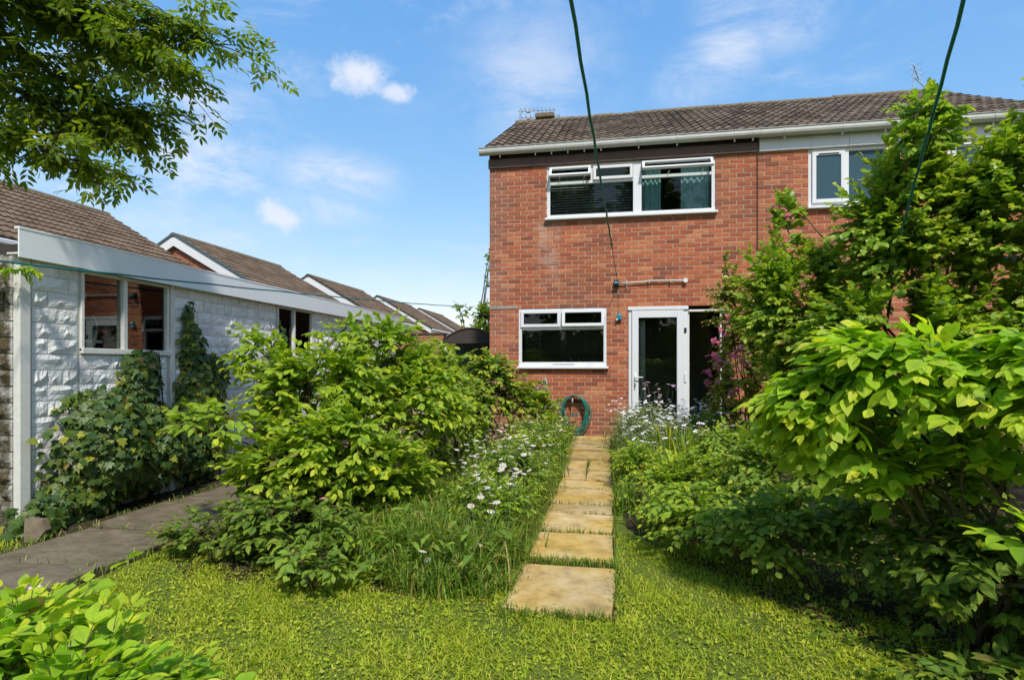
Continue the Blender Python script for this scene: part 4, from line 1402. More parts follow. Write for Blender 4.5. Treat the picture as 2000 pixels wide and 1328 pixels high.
# ------------------------------------------------------------------ things on the house wall, lines, aerials
def build_wall_things():
    y = YF - 0.012
    # conduit rail above the door
    o = thing('wall_rail', 'pale conduit rail clipped to the brick above the door, white disc at its right end', 'rail', None, (0.7, y, 2.74))
    xs = np.linspace(-0.53, 0.54, 12)
    MB().tube([(x, -0.03, -0.012 * ((x - 0.1) / 0.5) ** 2 + 0.012 * (x > -0.1)) for x in xs], 0.013, 8).build('rail', 'gutter_plastic', o, True)
    for x in (-0.42, -0.05, 0.30):
        MB().box(x - .008, x + .008, -0.048, 0.01, -0.03, 0.035, bev=.003).build('clip', 'gutter_plastic', o)
    MB().tube([(-0.42, -0.035, -0.02), (-0.42, -0.04, -0.10), (-0.425, -0.03, -0.11)], 0.006, 5).build('hook', 'steel', o)
    MB().tube([(0.54, 0.005, 0.005), (0.54, -0.055, 0.005)], 0.038, 14).build('end_disc', 'upvc', o)
    o = thing('pulley_box', 'dark green pulley box on the brick at the left end of the rail', 'pulley', None, (0.11, y, 2.73))
    MB().box(-0.04, 0.045, -0.075, 0.01, -0.06, 0.05, bev=0.01).build('housing', 'dark_plastic', o)
    MB().tube([(-0.032, -0.08, -0.005), (0.038, -0.08, -0.005)], 0.026, 10).build('roller', 'teal_plastic', o)
    q = MB().tube([(0.155, y - 0.035, 2.70), (0.150, y - 0.032, 2.45), (0.152, y - 0.035, 2.205)], 0.004, 5)
    tag(q.build('hanging_cord', 'cord_dark', None), 'thin dark cord hanging down the brick from the pulley box', 'cord')
    o = thing('peg_bag', 'small blue cleat cover hanging on a cord between kitchen window and door', 'cleat', None, (0.155, y - 0.03, 2.10))
    MB().box(-0.045, 0.045, -0.03, 0.03, 0.0, 0.075, bev=0.012).tube([(0, -0.0, 0.07), (0, 0, 0.108)], [0.042, 0.02], 10).build('body', 'teal_plastic', o)
    MB().box(-0.05, -0.02, -0.04, -0.028, -0.008, 0.02, bev=0.004).build('tab', 'upvc', o)
    # wire bracket on the wall left of the hose
    o = thing('wire_rack', 'grey rounded wire rack fixed low on the brick left of the hose', 'rack', None, (-1.17, y, 0.85))
    MB().tube([(-0.11, -0.03, 0.02), (-0.10, -0.03, 0.0), (0.08, -0.03, 0.0), (0.105, -0.03, 0.025), (0.10, -0.03, 0.10), (0.085, -0.03, 0.24), (0.06, -0.03, 0.255), (0.03, -0.03, 0.24), (-0.02, -0.03, 0.12), (-0.10, -0.03, 0.07), (-0.11, -0.03, 0.02)], 0.011, 6).build('frame', 'galvanised', o, True)
    for x in (-0.06, -0.01, 0.04, 0.075):
        MB().tube([(x, -0.03, 0.01), (x + .004, -0.03, 0.085 + 0.05 * (x > 0.03))], 0.008, 6).build('rod', 'galvanised', o)
    MB().box(0.05, 0.075, -0.026, 0.012, 0.20, 0.225).build('fixing', 'galvanised', o)
    # hose
    o = thing('garden_hose', 'green garden hose coiled in loose loops on a hook low on the brick', 'hose', None, (-0.63, y, 0.80))
    r = np.random.default_rng(77)
    for k in range(7):
        th = np.linspace(0, 2 * math.pi, 40)
        w = r.uniform(0.15, 0.255); h = r.uniform(0.26, 0.345)
        sk = r.uniform(-0.05, 0.16)
        dy = -0.03 - 0.017 * k
        px = w * np.sin(th) * (1 + 0.12 * np.sin(2 * th + k)) + sk * (1 - np.cos(th)) * 0.5 * 0.35 + 0.05 * (np.sin(th) > 0)
        pz = -h * (1 - np.cos(th)) + 0.01 * k * 0.3
        py = dy - 0.03 * (1 - np.cos(th)) * r.uniform(0.2, 1.1)
        MB().tube(np.stack((px, py, pz), 1), 0.0105, 7).build('loop', 'hose_green', o, True)
    MB().tube([(0.05, -0.10, -0.60), (-0.03, -0.16, -0.69), (-0.12, -0.2, -0.695), (-0.17, -0.13, -0.67), (-0.19, -0.10, -0.55), (-0.12, -0.08, -0.40), (-0.03, -0.09, -0.33), (0.10, -0.1, -0.30)], 0.0105, 7).build('loop', 'hose_green', o, True)
    MB().tube([(0, 0.012, 0.01), (0, -0.17, 0.015), (0, -0.175, 0.05)], 0.008, 6).build('hook', 'steel', o)
    MB().tube([(0.0, -0.09, 0.0), (0.0, -0.10, -0.07), (0.0, -0.10, -0.13)], [0.014, 0.017, 0.010], 8).build('nozzle', 'galvanised', o, True)
    q = MB().tube([(0.11, y - 0.0, 0.60), (0.11, y - 0.06, 0.60)], 0.014, 8).tube([(0.11, y - 0.06, 0.60), (0.11, y - 0.07, 0.55)], 0.011, 8)
    # party-wall cable
    q = MB().tube([(2.372, y - 0.006, 4.80), (2.376, y - 0.006, 3.7), (2.37, y - 0.006, 2.6), (2.375, y - 0.006, 0.2)], 0.006, 5)
    tag(q.build('wall_cable', 'cord_dark', None), 'thin black cable running down the brick where the two houses join', 'cable')

    # washing lines
    def line(name, label, pts, rad, mat, tail=None):
        o = thing(name, label, 'washing line')
        P = [np.array(p, float) for p in pts]
        n = 30
        t = np.linspace(0, 1, n)[:, None]
        p = P[0] * (1 - t) + P[1] * t
        p[:, 2] -= 0.05 * (4 * t * (1 - t))[:, 0] * np.linalg.norm(P[1] - P[0]) / 10
        th = np.linspace(0, n * 3.1, n)
        p[:, 0] += 0.003 * np.sin(th); p[:, 2] += 0.003 * np.cos(th * 1.3)
        MB().tube(p, rad, 6).build('rope', mat, o, True)
        if tail is not None:
            MB().tube([P[1], (P[1] + np.array(tail)) / 2 - np.array([0, 0, 0.015]), tail], 0.0045, 5).build('tail_cord', 'cord_dark', o)
            MB().tube([P[1] - (P[1] - P[0]) * 0.012, P[1], np.array(P[1]) + (np.array(tail) - P[1]) * 0.02], [0.012, 0.017, 0.006], 7).build('knot', 'rope_teal', o)
        return o
    A = np.array([0.13, 9.545, 2.745]); B = np.array([-0.147, 2.208, 2.785])
    dirn = (B - A) / np.linalg.norm(B - A)
    K = A - (A - B) * 0.385
    line('washing_line', 'teal washing line running overhead to the pulley box on the brick wall', [B + dirn * 4.0, K], 0.0085, 'rope_teal', A)
    line('washing_line', 'teal washing line dropping from the sky into the tall shrub on the right', [(0.55, 0.35, 3.0), (3.05, 6.80, 2.30)], 0.0085, 'rope_teal')
    line('washing_line', 'teal washing line stretched along in front of the garage fascia', [(-4.50, 2.2, 2.03), (-3.20, 11.75, 2.62)], 0.008, 'rope_teal')


def build_aerials():
    o = thing('tv_aerial', 'tv aerial with two booms on the left end of the ridge', 'aerial', None, (-2.14, 13.3, 7.0))
    MB().tube([(0, 0, -0.6), (0, 0, 0.56)], 0.016, 6).build('mast', 'galvanised', o)
    for z, x1 in ((0.50, 0.84), (0.34, 0.96)):
        MB().tube([(-0.05, 0, z), (x1, 0.12, z + 0.03)], 0.011, 5).build('boom', 'galvanised', o)
        mb = MB()
        for i, x in enumerate(np.linspace(0.03, x1 - .03, 9)):
            h = 0.15 - 0.006 * i
            yy = 0.12 * x / x1
            mb.tube([(x, yy - h, z + 0.03 * x / x1 + .012), (x, yy + h, z + 0.03 * x / x1 + .012)], 0.006, 4)
        mb.box(0.16, 0.24, -0.02, 0.05, z - 0.035, z + 0.035)
        mb.build('elements', 'galvanised', o)
    o = thing('tv_aerial', 'spiky tv aerial on a bent mast behind the right roof ridge', 'aerial', None, (6.78, 13.5, 6.9))
    MB().tube([(0, 0, -0.5), (0, 0, 0.50), (-0.13, 0, 0.66), (-0.22, 0, 0.74)], 0.013, 6).build('mast', 'galvanised', o)
    MB().tube([(-0.22, 0, 0.45), (-0.22, 0, 0.95)], 0.008, 5).build('pole', 'galvanised', o)
    MB().tube([(-0.30, -0.15, 0.95), (-0.02, 0.2, 0.76)], 0.010, 5).build('boom', 'galvanised', o)
    mb = MB(); r = np.random.default_rng(4)
    for i in range(7):
        t = i / 6
        c = np.array([-0.30 + 0.28 * t, -0.15 + 0.35 * t, 0.95 - 0.19 * t])
        a = np.array([0.13, -0.09, 0.08]) * r.uniform(0.6, 1.2) if i % 2 else np.array([0.08, -0.07, -0.12]) * r.uniform(0.6, 1.2)
        mb.tube([c - a, c + a], 0.004, 4)
    mb.build('elements', 'galvanised', o)


build_wall_things()
build_aerials()

# wedge of stone by the garage corner
q = MB().poly([(-0.05, 0, 0), (0.05, 0, -0.02), (0.11, 0.02, 0.10), (0.06, 0.03, 0.19), (-0.09, 0.02, 0.21)], (0.03, 0.05, 0.02)).build('stone_slab', 'slab_concrete')
q.scale = (0.72, 0.72, 0.78)
q.location = (-4.24, 3.43, 0.02); q.rotation_euler = (R(-14), R(4), R(28))
tag(q, 'broken wedge of pale stone leaning at the foot of the garage corner post', 'stone')

# ------------------------------------------------------------------ planting
OV_BIG = [ovate(0.62, 0.10, 0.16, 6, 1.0, 0.45), ovate(0.56, 0.16, 0.26, 6, 1.0, 0.42), ovate(0.66, 0.05, 0.08, 6, 1.1, 0.46)]
OV = [ovate(0.58, 0.10, 0.18, 4), ovate(0.52, 0.18, 0.28, 4), ovate(0.62, 0.05, 0.05, 4)]
OV_NARROW = [ovate(0.40, 0.14, 0.22, 4), ovate(0.36, 0.2, 0.35, 4)]
OV_ROUND = [ovate(0.72, 0.08, 0.12, 4, 0.8, 0.5), ovate(0.66, 0.15, 0.2, 4, 0.8, 0.5)]
LEAFLET = [ovate(0.36, 0.08, 0.15, 3), ovate(0.40, 0.12, 0.3, 3)]
IVY = [ivy_leaf()]

# right: big arching shrub with large lime leaves
shrub('arching_shrub', 'large-leaved lime green shrub arching in from the right edge over the lawn', 'shrub',
      [(1.85, 2.75, 0), (1.95, 2.6, 0), (2.05, 2.9, 0), (1.75, 2.95, 0)],
      [((1.25, 2.80, 1.20), (0.52, 0.42, 0.32), 135), ((0.98, 2.95, 1.06), (0.32, 0.38, 0.28), 66), ((1.75, 2.60, 1.18), (0.50, 0.42, 0.36), 125),
       ((1.35, 3.05, 0.85), (0.60, 0.42, 0.28), 95), ((2.15, 2.5, 0.90), (0.5, 0.45, 0.42), 70), ((1.72, 2.35, 0.66), (0.34, 0.30, 0.24), 14), ((2.35, 2.0, 1.0), (0.45, 0.45, 0.4), 30)],
      'leaf_lime', OV_BIG, seed=1, leaf=0.112, gap=0.052, twig_len=0.42, droop=0.06, arch=0.20, stem_r=0.015, flat=0.85, jitter=0.28, young_n=0.7, mains=4, low=-0.25)
# left: big fresh green shrub
shrub('leafy_shrub', 'big fresh green shrub spreading in front of the garage windows', 'shrub',
      [(-2.75, 3.95, 0), (-2.55, 4.15, 0), (-2.3, 4.1, 0), (-2.1, 4.5, 0)],
      [((-2.35, 4.25, 1.10), (0.72, 0.55, 0.52), 190), ((-2.05, 4.85, 1.30), (0.60, 0.45, 0.50), 130), ((-2.15, 4.55, 1.56), (0.60, 0.3, 0.28), 40), ((-2.95, 4.3, 1.35), (0.35, 0.3, 0.35), 40), ((-2.95, 3.75, 0.86), (0.52, 0.36, 0.24), 48),
       ((-2.10, 3.85, 0.66), (0.66, 0.42, 0.46), 150), ((-1.60, 4.70, 0.98), (0.46, 0.45, 0.46), 110), ((-2.65, 3.95, 0.55), (0.40, 0.35, 0.25), 50), ((-1.75, 4.15, 0.50), (0.50, 0.45, 0.36), 130), ((-2.45, 3.75, 0.50), (0.45, 0.3, 0.30), 70)],
      'leaf_fresh', OV, seed=2, leaf=0.096, gap=0.052, twig_len=0.50, droop=0.03, arch=0.14, stem_r=0.015, flat=0.62, jitter=0.42, young_n=0.6, mains=5, low=-0.4)
shrub('leafy_shrub', 'dark middle shrub between the big left shrub and the house corner', 'shrub', [(-1.95, 6.0, 0), (-1.7, 6.2, 0)],
      [((-1.95, 6.0, 1.0), (0.65, 0.5, 0.64), 190), ((-1.55, 5.6, 0.75), (0.42, 0.4, 0.5), 90), ((-2.6, 5.6, 1.0), (0.6, 0.5, 0.58), 120)],
      'leaf_mid', OV, seed=3, leaf=0.098, gap=0.065, twig_len=0.45, stem_r=0.014, young_n=0.5, limit=300)
shrub('leafy_shrub', 'bright bush below the kitchen window at the house corner', 'shrub', [(-1.5, 7.5, 0), (-1.35, 7.7, 0), (-1.7, 7.6, 0)],
      [((-1.62, 7.45, 1.02), (0.50, 0.45, 0.62), 190), ((-1.15, 7.85, 0.75), (0.45, 0.4, 0.45), 110), ((-1.9, 7.9, 0.9), (0.4, 0.4, 0.5), 40)],
      'leaf_mid', OV, seed=4, leaf=0.105, gap=0.06, twig_len=0.42, droop=0.10, stem_r=0.012, young_n=0.75, limit=300)
# tall glossy shrub in front of the neighbour
shrub('tall_shrub', 'tall glossy dark shrub hiding the right-hand house and its windows', 'shrub',
      [(2.9, 6.0, 0), (3.2, 5.7, 0), (3.6, 5.9, 0), (2.6, 6.2, 0)],
      [((2.80, 5.7, 2.55), (0.80, 0.6, 0.90), 400), ((3.60, 5.4, 2.70), (0.85, 0.6, 0.80), 330), ((2.68, 5.35, 3.30), (0.32, 0.28, 0.50), 70), ((3.75, 5.1, 3.35), (0.50, 0.4, 0.45), 100),
       ((1.95, 6.3, 2.0), (0.72, 0.5, 0.70), 320), ((2.6, 5.6, 1.55), (1.0, 0.6, 0.70), 300), ((3.7, 5.3, 1.6), (0.95, 0.6, 0.75), 230), ((1.88, 6.45, 2.80), (0.20, 0.18, 0.50), 40),
       ((4.6, 5.2, 2.6), (0.8, 0.6, 0.9), 150), ((2.05, 6.6, 1.40), (0.50, 0.45, 0.60), 190)],
      'leaf_bush', OV_ROUND, seed=5, leaf=0.092, gap=0.042, twig_len=0.50, droop=0.0, arch=0.08, stem_r=0.018, flat=0.55, jitter=0.45, young_n=0.55, mains=4, low=-0.6, limit=300)
# olive shrub with pink flowers by the door
_, L_PINK = shrub('flowering_shrub', 'olive green shrub with pink flower heads beside the dark door panel', 'shrub', [(1.75, 7.9, 0.05), (1.95, 7.7, 0.05)],
      [((1.75, 7.75, 1.35), (0.46, 0.40, 0.66), 220), ((1.60, 7.7, 2.1), (0.38, 0.3, 0.55), 120), ((1.60, 7.55, 0.75), (0.48, 0.4, 0.5), 120), ((2.2, 7.4, 0.8), (0.5, 0.45, 0.6), 60), ((1.55, 7.75, 2.62), (0.16, 0.16, 0.26), 14)],
      'leaf_olive', OV_ROUND, seed=6, leaf=0.060, gap=0.036, twig_len=0.36, stem_r=0.010, flat=0.5, jitter=0.45, young_n=0.6, limit=300)


def low_shrub(name, label, c, rad, n, mat, tmpl, seed, group=None, leaf=0.07, young=0.5, limit=300, base_n=5, **kw):
    r = np.random.default_rng(seed)
    base = [(c[0] + r.uniform(-.5, .5) * rad[0], c[1] + r.uniform(-.5, .5) * rad[1], float(gz(c[0], c[1]))) for _ in range(base_n)]
    base[0] = (c[0], c[1], float(gz(c[0], c[1])))
    kw2 = dict(leaf=leaf, gap=0.05, twig_len=0.30, droop=0.05, arch=0.12, stem_r=0.007, flat=0.75, jitter=0.35, young_n=young, mains=5, low=-0.3)
    kw2.update(kw)
    return shrub(name, label, 'shrub', base, [(c, rad, n)], mat, tmpl, group, limit=limit, seed=seed, **kw2)


# right of the path: low bright planting, darker towards the big shrub
low_shrub('low_shrub', 'low bright green shrub edging the lawn right of the second slab', (0.62, 4.15, 0.26), (0.48, 0.55, 0.26), 192, 'leaf_fresh', OV, 101, leaf=0.066)
low_shrub('low_shrub', 'yellow-green mound beside the path, just in front of the white daisies', (0.75, 5.15, 0.32), (0.55, 0.55, 0.30), 208, 'leaf_fresh', OV, 102, leaf=0.066, young=0.8)
low_shrub('low_shrub', 'lime mound under the pink-flowered shrub', (1.35, 6.2, 0.40), (0.65, 0.6, 0.34), 192, 'leaf_fresh', OV, 103, leaf=0.066, young=0.8)
low_shrub('low_shrub', 'mid green shrub with small rounded leaves at the lawn edge under the arching shrub', (1.05, 3.55, 0.32), (0.50, 0.45, 0.30), 192, 'leaf_mid', OV_ROUND, 104, leaf=0.066)
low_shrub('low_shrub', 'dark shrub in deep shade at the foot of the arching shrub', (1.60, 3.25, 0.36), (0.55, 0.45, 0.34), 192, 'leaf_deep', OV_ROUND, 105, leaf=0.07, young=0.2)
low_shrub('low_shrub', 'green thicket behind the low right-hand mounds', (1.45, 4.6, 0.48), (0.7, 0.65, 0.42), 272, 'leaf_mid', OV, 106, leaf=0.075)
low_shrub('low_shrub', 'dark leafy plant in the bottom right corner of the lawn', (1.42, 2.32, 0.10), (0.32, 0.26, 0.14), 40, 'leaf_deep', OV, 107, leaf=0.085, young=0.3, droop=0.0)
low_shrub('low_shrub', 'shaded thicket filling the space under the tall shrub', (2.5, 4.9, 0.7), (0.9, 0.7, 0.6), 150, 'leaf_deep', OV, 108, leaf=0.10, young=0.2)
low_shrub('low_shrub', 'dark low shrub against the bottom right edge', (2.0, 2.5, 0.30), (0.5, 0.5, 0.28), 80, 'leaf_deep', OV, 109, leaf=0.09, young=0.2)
# under the left shrub
low_shrub('low_shrub', 'low dark green shrub at the foot of the big left shrub beside the concrete path', (-2.72, 3.42, 0.18), (0.48, 0.28, 0.20), 90, 'leaf_deep', OV_ROUND, 111, leaf=0.060, young=0.35)
low_shrub('low_shrub', 'dark undergrowth under the middle of the big left shrub', (-2.05, 3.35, 0.26), (0.52, 0.35, 0.26), 120, 'leaf_deep', OV, 112, leaf=0.068, young=0.25)
low_shrub('low_shrub', 'leafy weeds at the lawn edge with a single pink campion', (-1.72, 2.98, 0.16), (0.30, 0.22, 0.18), 55, 'leaf_mid', OV, 113, leaf=0.07, young=0.3)
# herb mounds that the daisies grow through
for i, (x, y, z, rx, ry, rz, n, m, lab) in enumerate([
        (-0.90, 4.15, 0.26, .40, .45, 0.29, 165, 'leaf_fresh', 'fine-leaved green mound at the front of the left daisy bed'),
        (-0.88, 4.95, 0.31, .42, .45, 0.33, 180, 'leaf_mid', 'fine-leaved mound under the thickest white daisies left of the path'),
        (-0.92, 5.80, 0.34, .42, .45, 0.35, 180, 'leaf_fresh', 'fine-leaved mound under the blush daisies halfway along the left bed'),
        (-0.90, 6.75, 0.38, .40, .5, 0.35, 165, 'leaf_mid', 'fine-leaved mound beside the magenta flowers'),
        (-0.88, 7.70, 0.42, .36, .5, 0.33, 150, 'leaf_fresh', 'fine-leaved mound at the far end of the left bed in front of the hose'),
        (0.30, 6.10, 0.28, .34, .45, 0.29, 150, 'leaf_fresh', 'fine-leaved mound spilling on the path right of the split slabs'),
        (0.46, 7.10, 0.36, .45, .45, 0.33, 165, 'leaf_silver', 'grey-green mound under the nearest white flower heads'),
        (0.48, 8.10, 0.44, .50, .45, 0.35, 180, 'leaf_silver', 'grey-green mound just in front of the glazed door'),
        (1.25, 7.40, 0.42, .45, .5, 0.35, 165, 'leaf_mid', 'green mound below the pink-flowered shrub')]):
    low_shrub('herb_mound', lab, (x, y, z), (rx, ry, rz), n, m, OV_NARROW, 500 + i, leaf=0.060, gap=0.038, droop=0.0, low=0.0, stem_r=0.004, flat=0.55, jitter=0.45)
# bottom left
shrub('lime_shrub', 'bright yellow-green shrub in the bottom left corner of the lawn', 'shrub', [(-1.62, 1.30, 0), (-1.45, 1.42, 0), (-1.8, 1.35, 0), (-1.3, 1.3, 0), (-1.5, 1.2, 0)],
      [((-1.62, 1.34, 0.38), (0.42, 0.26, 0.30), 190), ((-1.26, 1.42, 0.24), (0.24, 0.22, 0.22), 90), ((-2.0, 1.35, 0.34), (0.35, 0.3, 0.28), 70)],
      'leaf_lime', OV_BIG, seed=8, leaf=0.078, gap=0.05, twig_len=0.26, droop=-0.08, arch=0.02, stem_r=0.007, flat=0.7, jitter=0.32, young_n=1.0, mains=7, ang=0.85, low=0.0)


def ivy(name, label, patches, n, seed, group=None, limit=300, leaf=0.075):
    """patches: (y, z, ry, rz, depth) bulges standing off the garage wall"""
    r = np.random.default_rng(seed)
    y0, z0 = patches[0][0], 0.0
    o = thing(name, label, 'ivy', group, (GX, y0, 0))
    P, D, U = [], [], []
    tot = sum(p[2] * p[3] for p in patches)
    mb = MB()
    for (py, pz, ry, rz, dp) in patches:
        k = int(n * ry * rz / tot)
        a = r.uniform(0, 2 * math.pi, k); q = np.sqrt(r.random(k)) * (1 + 0.10 * r.standard_normal(k))
        yy, zz = py + ry * q * np.cos(a), pz + rz * q * np.sin(a)
        h = np.sqrt(np.clip(1 - q * q, 0.02, 1))
        xx = GX + 0.02 + dp * h * r.uniform(0.75, 1.06, k) + 0.02 * r.random(k)
        inner = r.random(k) < 0.35
        xx[inner] = GX + 0.03 + (xx[inner] - GX) * r.uniform(0.2, 0.8, inner.sum())
        zz = np.maximum(zz, 0.03)
        P.append(np.stack((xx, yy, zz), 1))
        nrm = np.stack((0.9 * h + 0.25, 0.9 * q * np.cos(a) * dp / ry * 2 - 0.15, 0.55 + 0.5 * q * np.sin(a)), 1) + r.normal(0, 0.30, (k, 3))
        dd = np.stack((0.25 + r.normal(0, .25, k), r.normal(0, 0.5, k) + 0.4 * np.cos(a), -0.75 + r.normal(0, .3, k)), 1)
        D.append(dd); U.append(nrm)
        for s in range(max(2, int(8 * ry))):
            t0 = py + r.uniform(-.6, .6) * ry
            pts = [(GX + 0.03, t0 + r.normal(0, .05), 0.0), (GX + 0.04 + dp * .3, t0 + r.normal(0, .08), pz * 0.5), (GX + 0.03 + dp * .4, t0 + r.normal(0, .1), pz), (GX + 0.03, t0 + r.normal(0, .12), pz + rz * 0.9)]
            mb.tube(pts, [0.010, 0.008, 0.006, 0.003], 5)
    P, D, U = np.vstack(P), np.vstack(D), np.vstack(U)
    loc = np.array([GX, y0, 0])
    for v in mb.V: v -= loc
    mb.build('stems', 'bark', o, True)
    m = len(P)
    yg = np.where(r.random(m) < 0.12, r.uniform(0.3, 1, m), 0)
    pieces(o, 'leaf', IVY, 'leaf_ivy', P, frame_from(D, U), leaf * r.uniform(0.6, 1.25, m), None, yg, rest='foliage', limit=limit, size=1.0, smooth=True)


ivy('ivy_mound', 'large dark ivy mound bulging from the garage wall down to the concrete path', [(4.30, 0.62, 0.52, 0.50, 0.42), (4.75, 0.55, 0.40, 0.46, 0.42), (4.1, 0.20, 0.42, 0.22, 0.26)], 2600, 51)
ivy('ivy_column', 'narrow ivy clump under the near garage window', [(4.72, 1.18, 0.22, 0.30, 0.13), (4.85, 1.40, 0.10, 0.08, 0.08)], 480, 52, leaf=0.08)
ivy('ivy_column', 'tall pointed ivy climbing right of the near garage window', [(5.55, 1.05, 0.34, 0.40, 0.20), (5.42, 1.55, 0.16, 0.28, 0.12), (5.36, 1.86, 0.06, 0.16, 0.06), (5.5, 0.55, 0.45, 0.5, 0.22), (5.75, 1.25, 0.25, 0.2, 0.12)], 1600, 53, leaf=0.08)
ivy('ivy_column', 'ivy climbing beside the far garage window', [(7.06, 1.62, 0.12, 0.34, 0.10), (6.95, 1.0, 0.35, 0.6, 0.2)], 420, 54, leaf=0.09)
ivy('ivy_patch', 'few broad ivy leaves on the ground at the garage corner', [(3.62, 0.10, 0.26, 0.12, 0.30)], 110, 55, leaf=0.09)


# ---- overhanging tree on the left
def tree():
    r = np.random.default_rng(61)
    base = np.array([-5.9, 1.4, 0.0])
    o = thing('ash_tree', 'overhanging tree with fine leaflets reaching in from the top left', 'tree', None, tuple(base))
    tr = MB()
    trunk = np.array([(-5.9, 1.4, -0.1), (-5.85, 1.5, 1.0), (-5.75, 1.7, 2.2), (-5.6, 2.0, 3.3), (-5.4, 2.3, 4.3)])
    tr.tube(trunk - base, [0.17, 0.14, 0.125, 0.11, 0.085], 10)
    tr.build('trunk', 'bark', o, True)
    limbs = [
        [(-5.5, 2.1, 3.7), (-4.9, 3.0, 4.35), (-4.35, 3.6, 4.12), (-3.6, 3.85, 3.85), (-3.1, 4.05, 3.72)],
        [(-5.45, 2.2, 4.1), (-4.7, 3.1, 4.5), (-3.9, 3.7, 4.3), (-3.2, 4.0, 4.12), (-2.65, 4.2, 3.98)],
        [(-5.5, 2.1, 3.8), (-5.0, 3.1, 4.1), (-4.5, 3.7, 3.75), (-4.0, 4.0, 3.45), (-3.75, 4.1, 3.3)],
        [(-5.6, 2.0, 3.2), (-5.2, 2.9, 3.35), (-4.75, 3.5, 3.12), (-4.35, 3.75, 2.98), (-4.05, 3.9, 2.92)],
        [(-5.5, 2.1, 3.9), (-5.1, 2.8, 4.25), (-4.7, 3.3, 4.2), (-4.2, 3.7, 4.1), (-3.8, 3.9, 4.05)],
        [(-5.5, 2.1, 3.7), (-5.2, 3.1, 3.9), (-4.9, 3.7, 3.55), (-4.6, 4.0, 3.35), (-4.4, 4.1, 3.25)],
    ]
    lm = MB()
    P, D, U, S = [], [], [], []
    ncomp = [46, 34, 48, 28, 36, 42]
    for L, nsub in zip(limbs, ncomp):
        L = np.array(L, float)
        L[:, 0] -= 0.62 * np.clip((L[:, 0] + 4.9) / 2.0, 0, 1)
        L[:, 2] += 0.10
        t = np.linspace(0, 1, 16) * (len(L) - 1)
        i = np.clip(t.astype(int), 0, len(L) - 2)
        p = L[i] * (1 - (t - i))[:, None] + L[i + 1] * (t - i)[:, None]
        for _ in range(3): p[1:-1] = (p[:-2] + 2 * p[1:-1] + p[2:]) / 4
        p[1:] += r.normal(0, 0.015, (15, 3))
        lm.tube(p - base, np.linspace(0.042, 0.008, 16), 6)
        for k in range(nsub):
            s = p[r.integers(4, 16)]
            d = np.array([0.45, 0.2, -0.05]) + r.normal(0, 0.5, 3) * (1, 1, 0.5); d = unit(d)
            ln = r.uniform(0.25, 0.65)
            e = s + d * ln; mid = (s + e) / 2 + np.array([0, 0, 0.06])
            e[2] -= 0.10 * ln
            tw = bez(s, mid, e, 7)
            lm.tube(tw - base, np.linspace(0.006, 0.002, 7), 4, cap=False)
            nleaf = int(ln / 0.050) + 2
            for q in range(nleaf):
                a = q / nleaf
                w = tw[min(6, int(a * 7) )] + r.normal(0, 0.01, 3)
                rd = unit(unit(d) * 0.5 + np.array([r.normal(0, .8), r.normal(0, .8), -0.35 + r.normal(0, .25)]))
                rl = r.uniform(0.13, 0.21)
                side = unit(np.cross(rd, np.array([0, 0, 1.0]) + r.normal(0, 0.35, 3)))
                nrm = np.cross(side, rd)
                if nrm[2] < 0: nrm = -nrm
                npair = 3
                for m in range(npair):
                    bb = w + rd * rl * (0.30 + 0.28 * m) + np.array([0, 0, -0.10 * rl * (m / 3) ** 2])
                    for sg in (-1, 1):
                        P.append(bb); D.append(rd * 0.65 + sg * side * 0.75 + r.normal(0, .12, 3)); U.append(nrm + r.normal(0, .25, 3)); S.append(r.uniform(0.065, 0.09))
                P.append(w + rd * rl); D.append(rd); U.append(nrm); S.append(r.uniform(0.075, 0.095))
    lm.build('limbs', 'bark', o, True)
    P, D, U, S = np.array(P), np.array(D), np.array(U), np.array(S)
    pieces(o, 'leaflet', LEAFLET, 'leaf_tree', P, frame_from(D, U), S, r.integers(0, 2, len(P)), np.where(r.random(len(P)) < .15, 0.5, 0), rest='foliage', limit=300, size=1.0, smooth=True)


tree()

# sprig of climber at the garage corner
low = np.random.default_rng(64)
shrub('climber_sprig', 'yellow-green climber sprig trailing over the top of the garage corner post', 'climber', [(-4.95, 3.42, 2.0), (-4.85, 3.40, 2.02)],
      [((-4.75, 3.42, 2.05), (0.32, 0.12, 0.07), 26), ((-4.42, 3.52, 2.04), (0.20, 0.12, 0.06), 14)], 'leaf_lime', OV_NARROW, seed=9, leaf=0.055, gap=0.03, twig_len=0.2, stem_r=0.004, droop=0.15, limit=120, mains=2, young_n=1.0)

# tree behind, at the house corner
shrub('garden_tree', 'loose green tree behind the arbour, partly hidden by the house corner', 'tree', [(-4.1, 16.2, 0), (-4.0, 16.3, 0)],
      [((-3.7, 16.0, 1.9), (1.0, 0.8, 0.85), 230), ((-3.65, 16.1, 2.8), (0.48, 0.5, 0.55), 70), ((-4.35, 15.9, 2.95), (0.30, 0.3, 0.30), 14), ((-3.5, 16.0, 4.2), (0.12, 0.25, 0.9), 16), ((-4.9, 16.4, 1.6), (0.6, 0.6, 0.5), 60)],
      'leaf_mid', OV, seed=10, stem_mat='bark', leaf=0.15, gap=0.10, twig_len=0.8, stem_r=0.03, mains=3, limit=0, jitter=0.5, flat=0.4)
shrub('garden_tree', 'small pale far tree in front of the farthest bungalow roof', 'tree', [(-8.2, 33.0, 0)],
      [((-8.2, 33.0, 2.6), (1.5, 1.0, 1.2), 90), ((-7.0, 33.2, 2.3), (1.0, 1.0, 1.0), 50)], 'leaf_olive', OV, seed=12, stem_mat='bark', leaf=0.3, gap=0.2, twig_len=1.2, stem_r=0.05, mains=3, limit=0, jitter=0.5, flat=0.4)


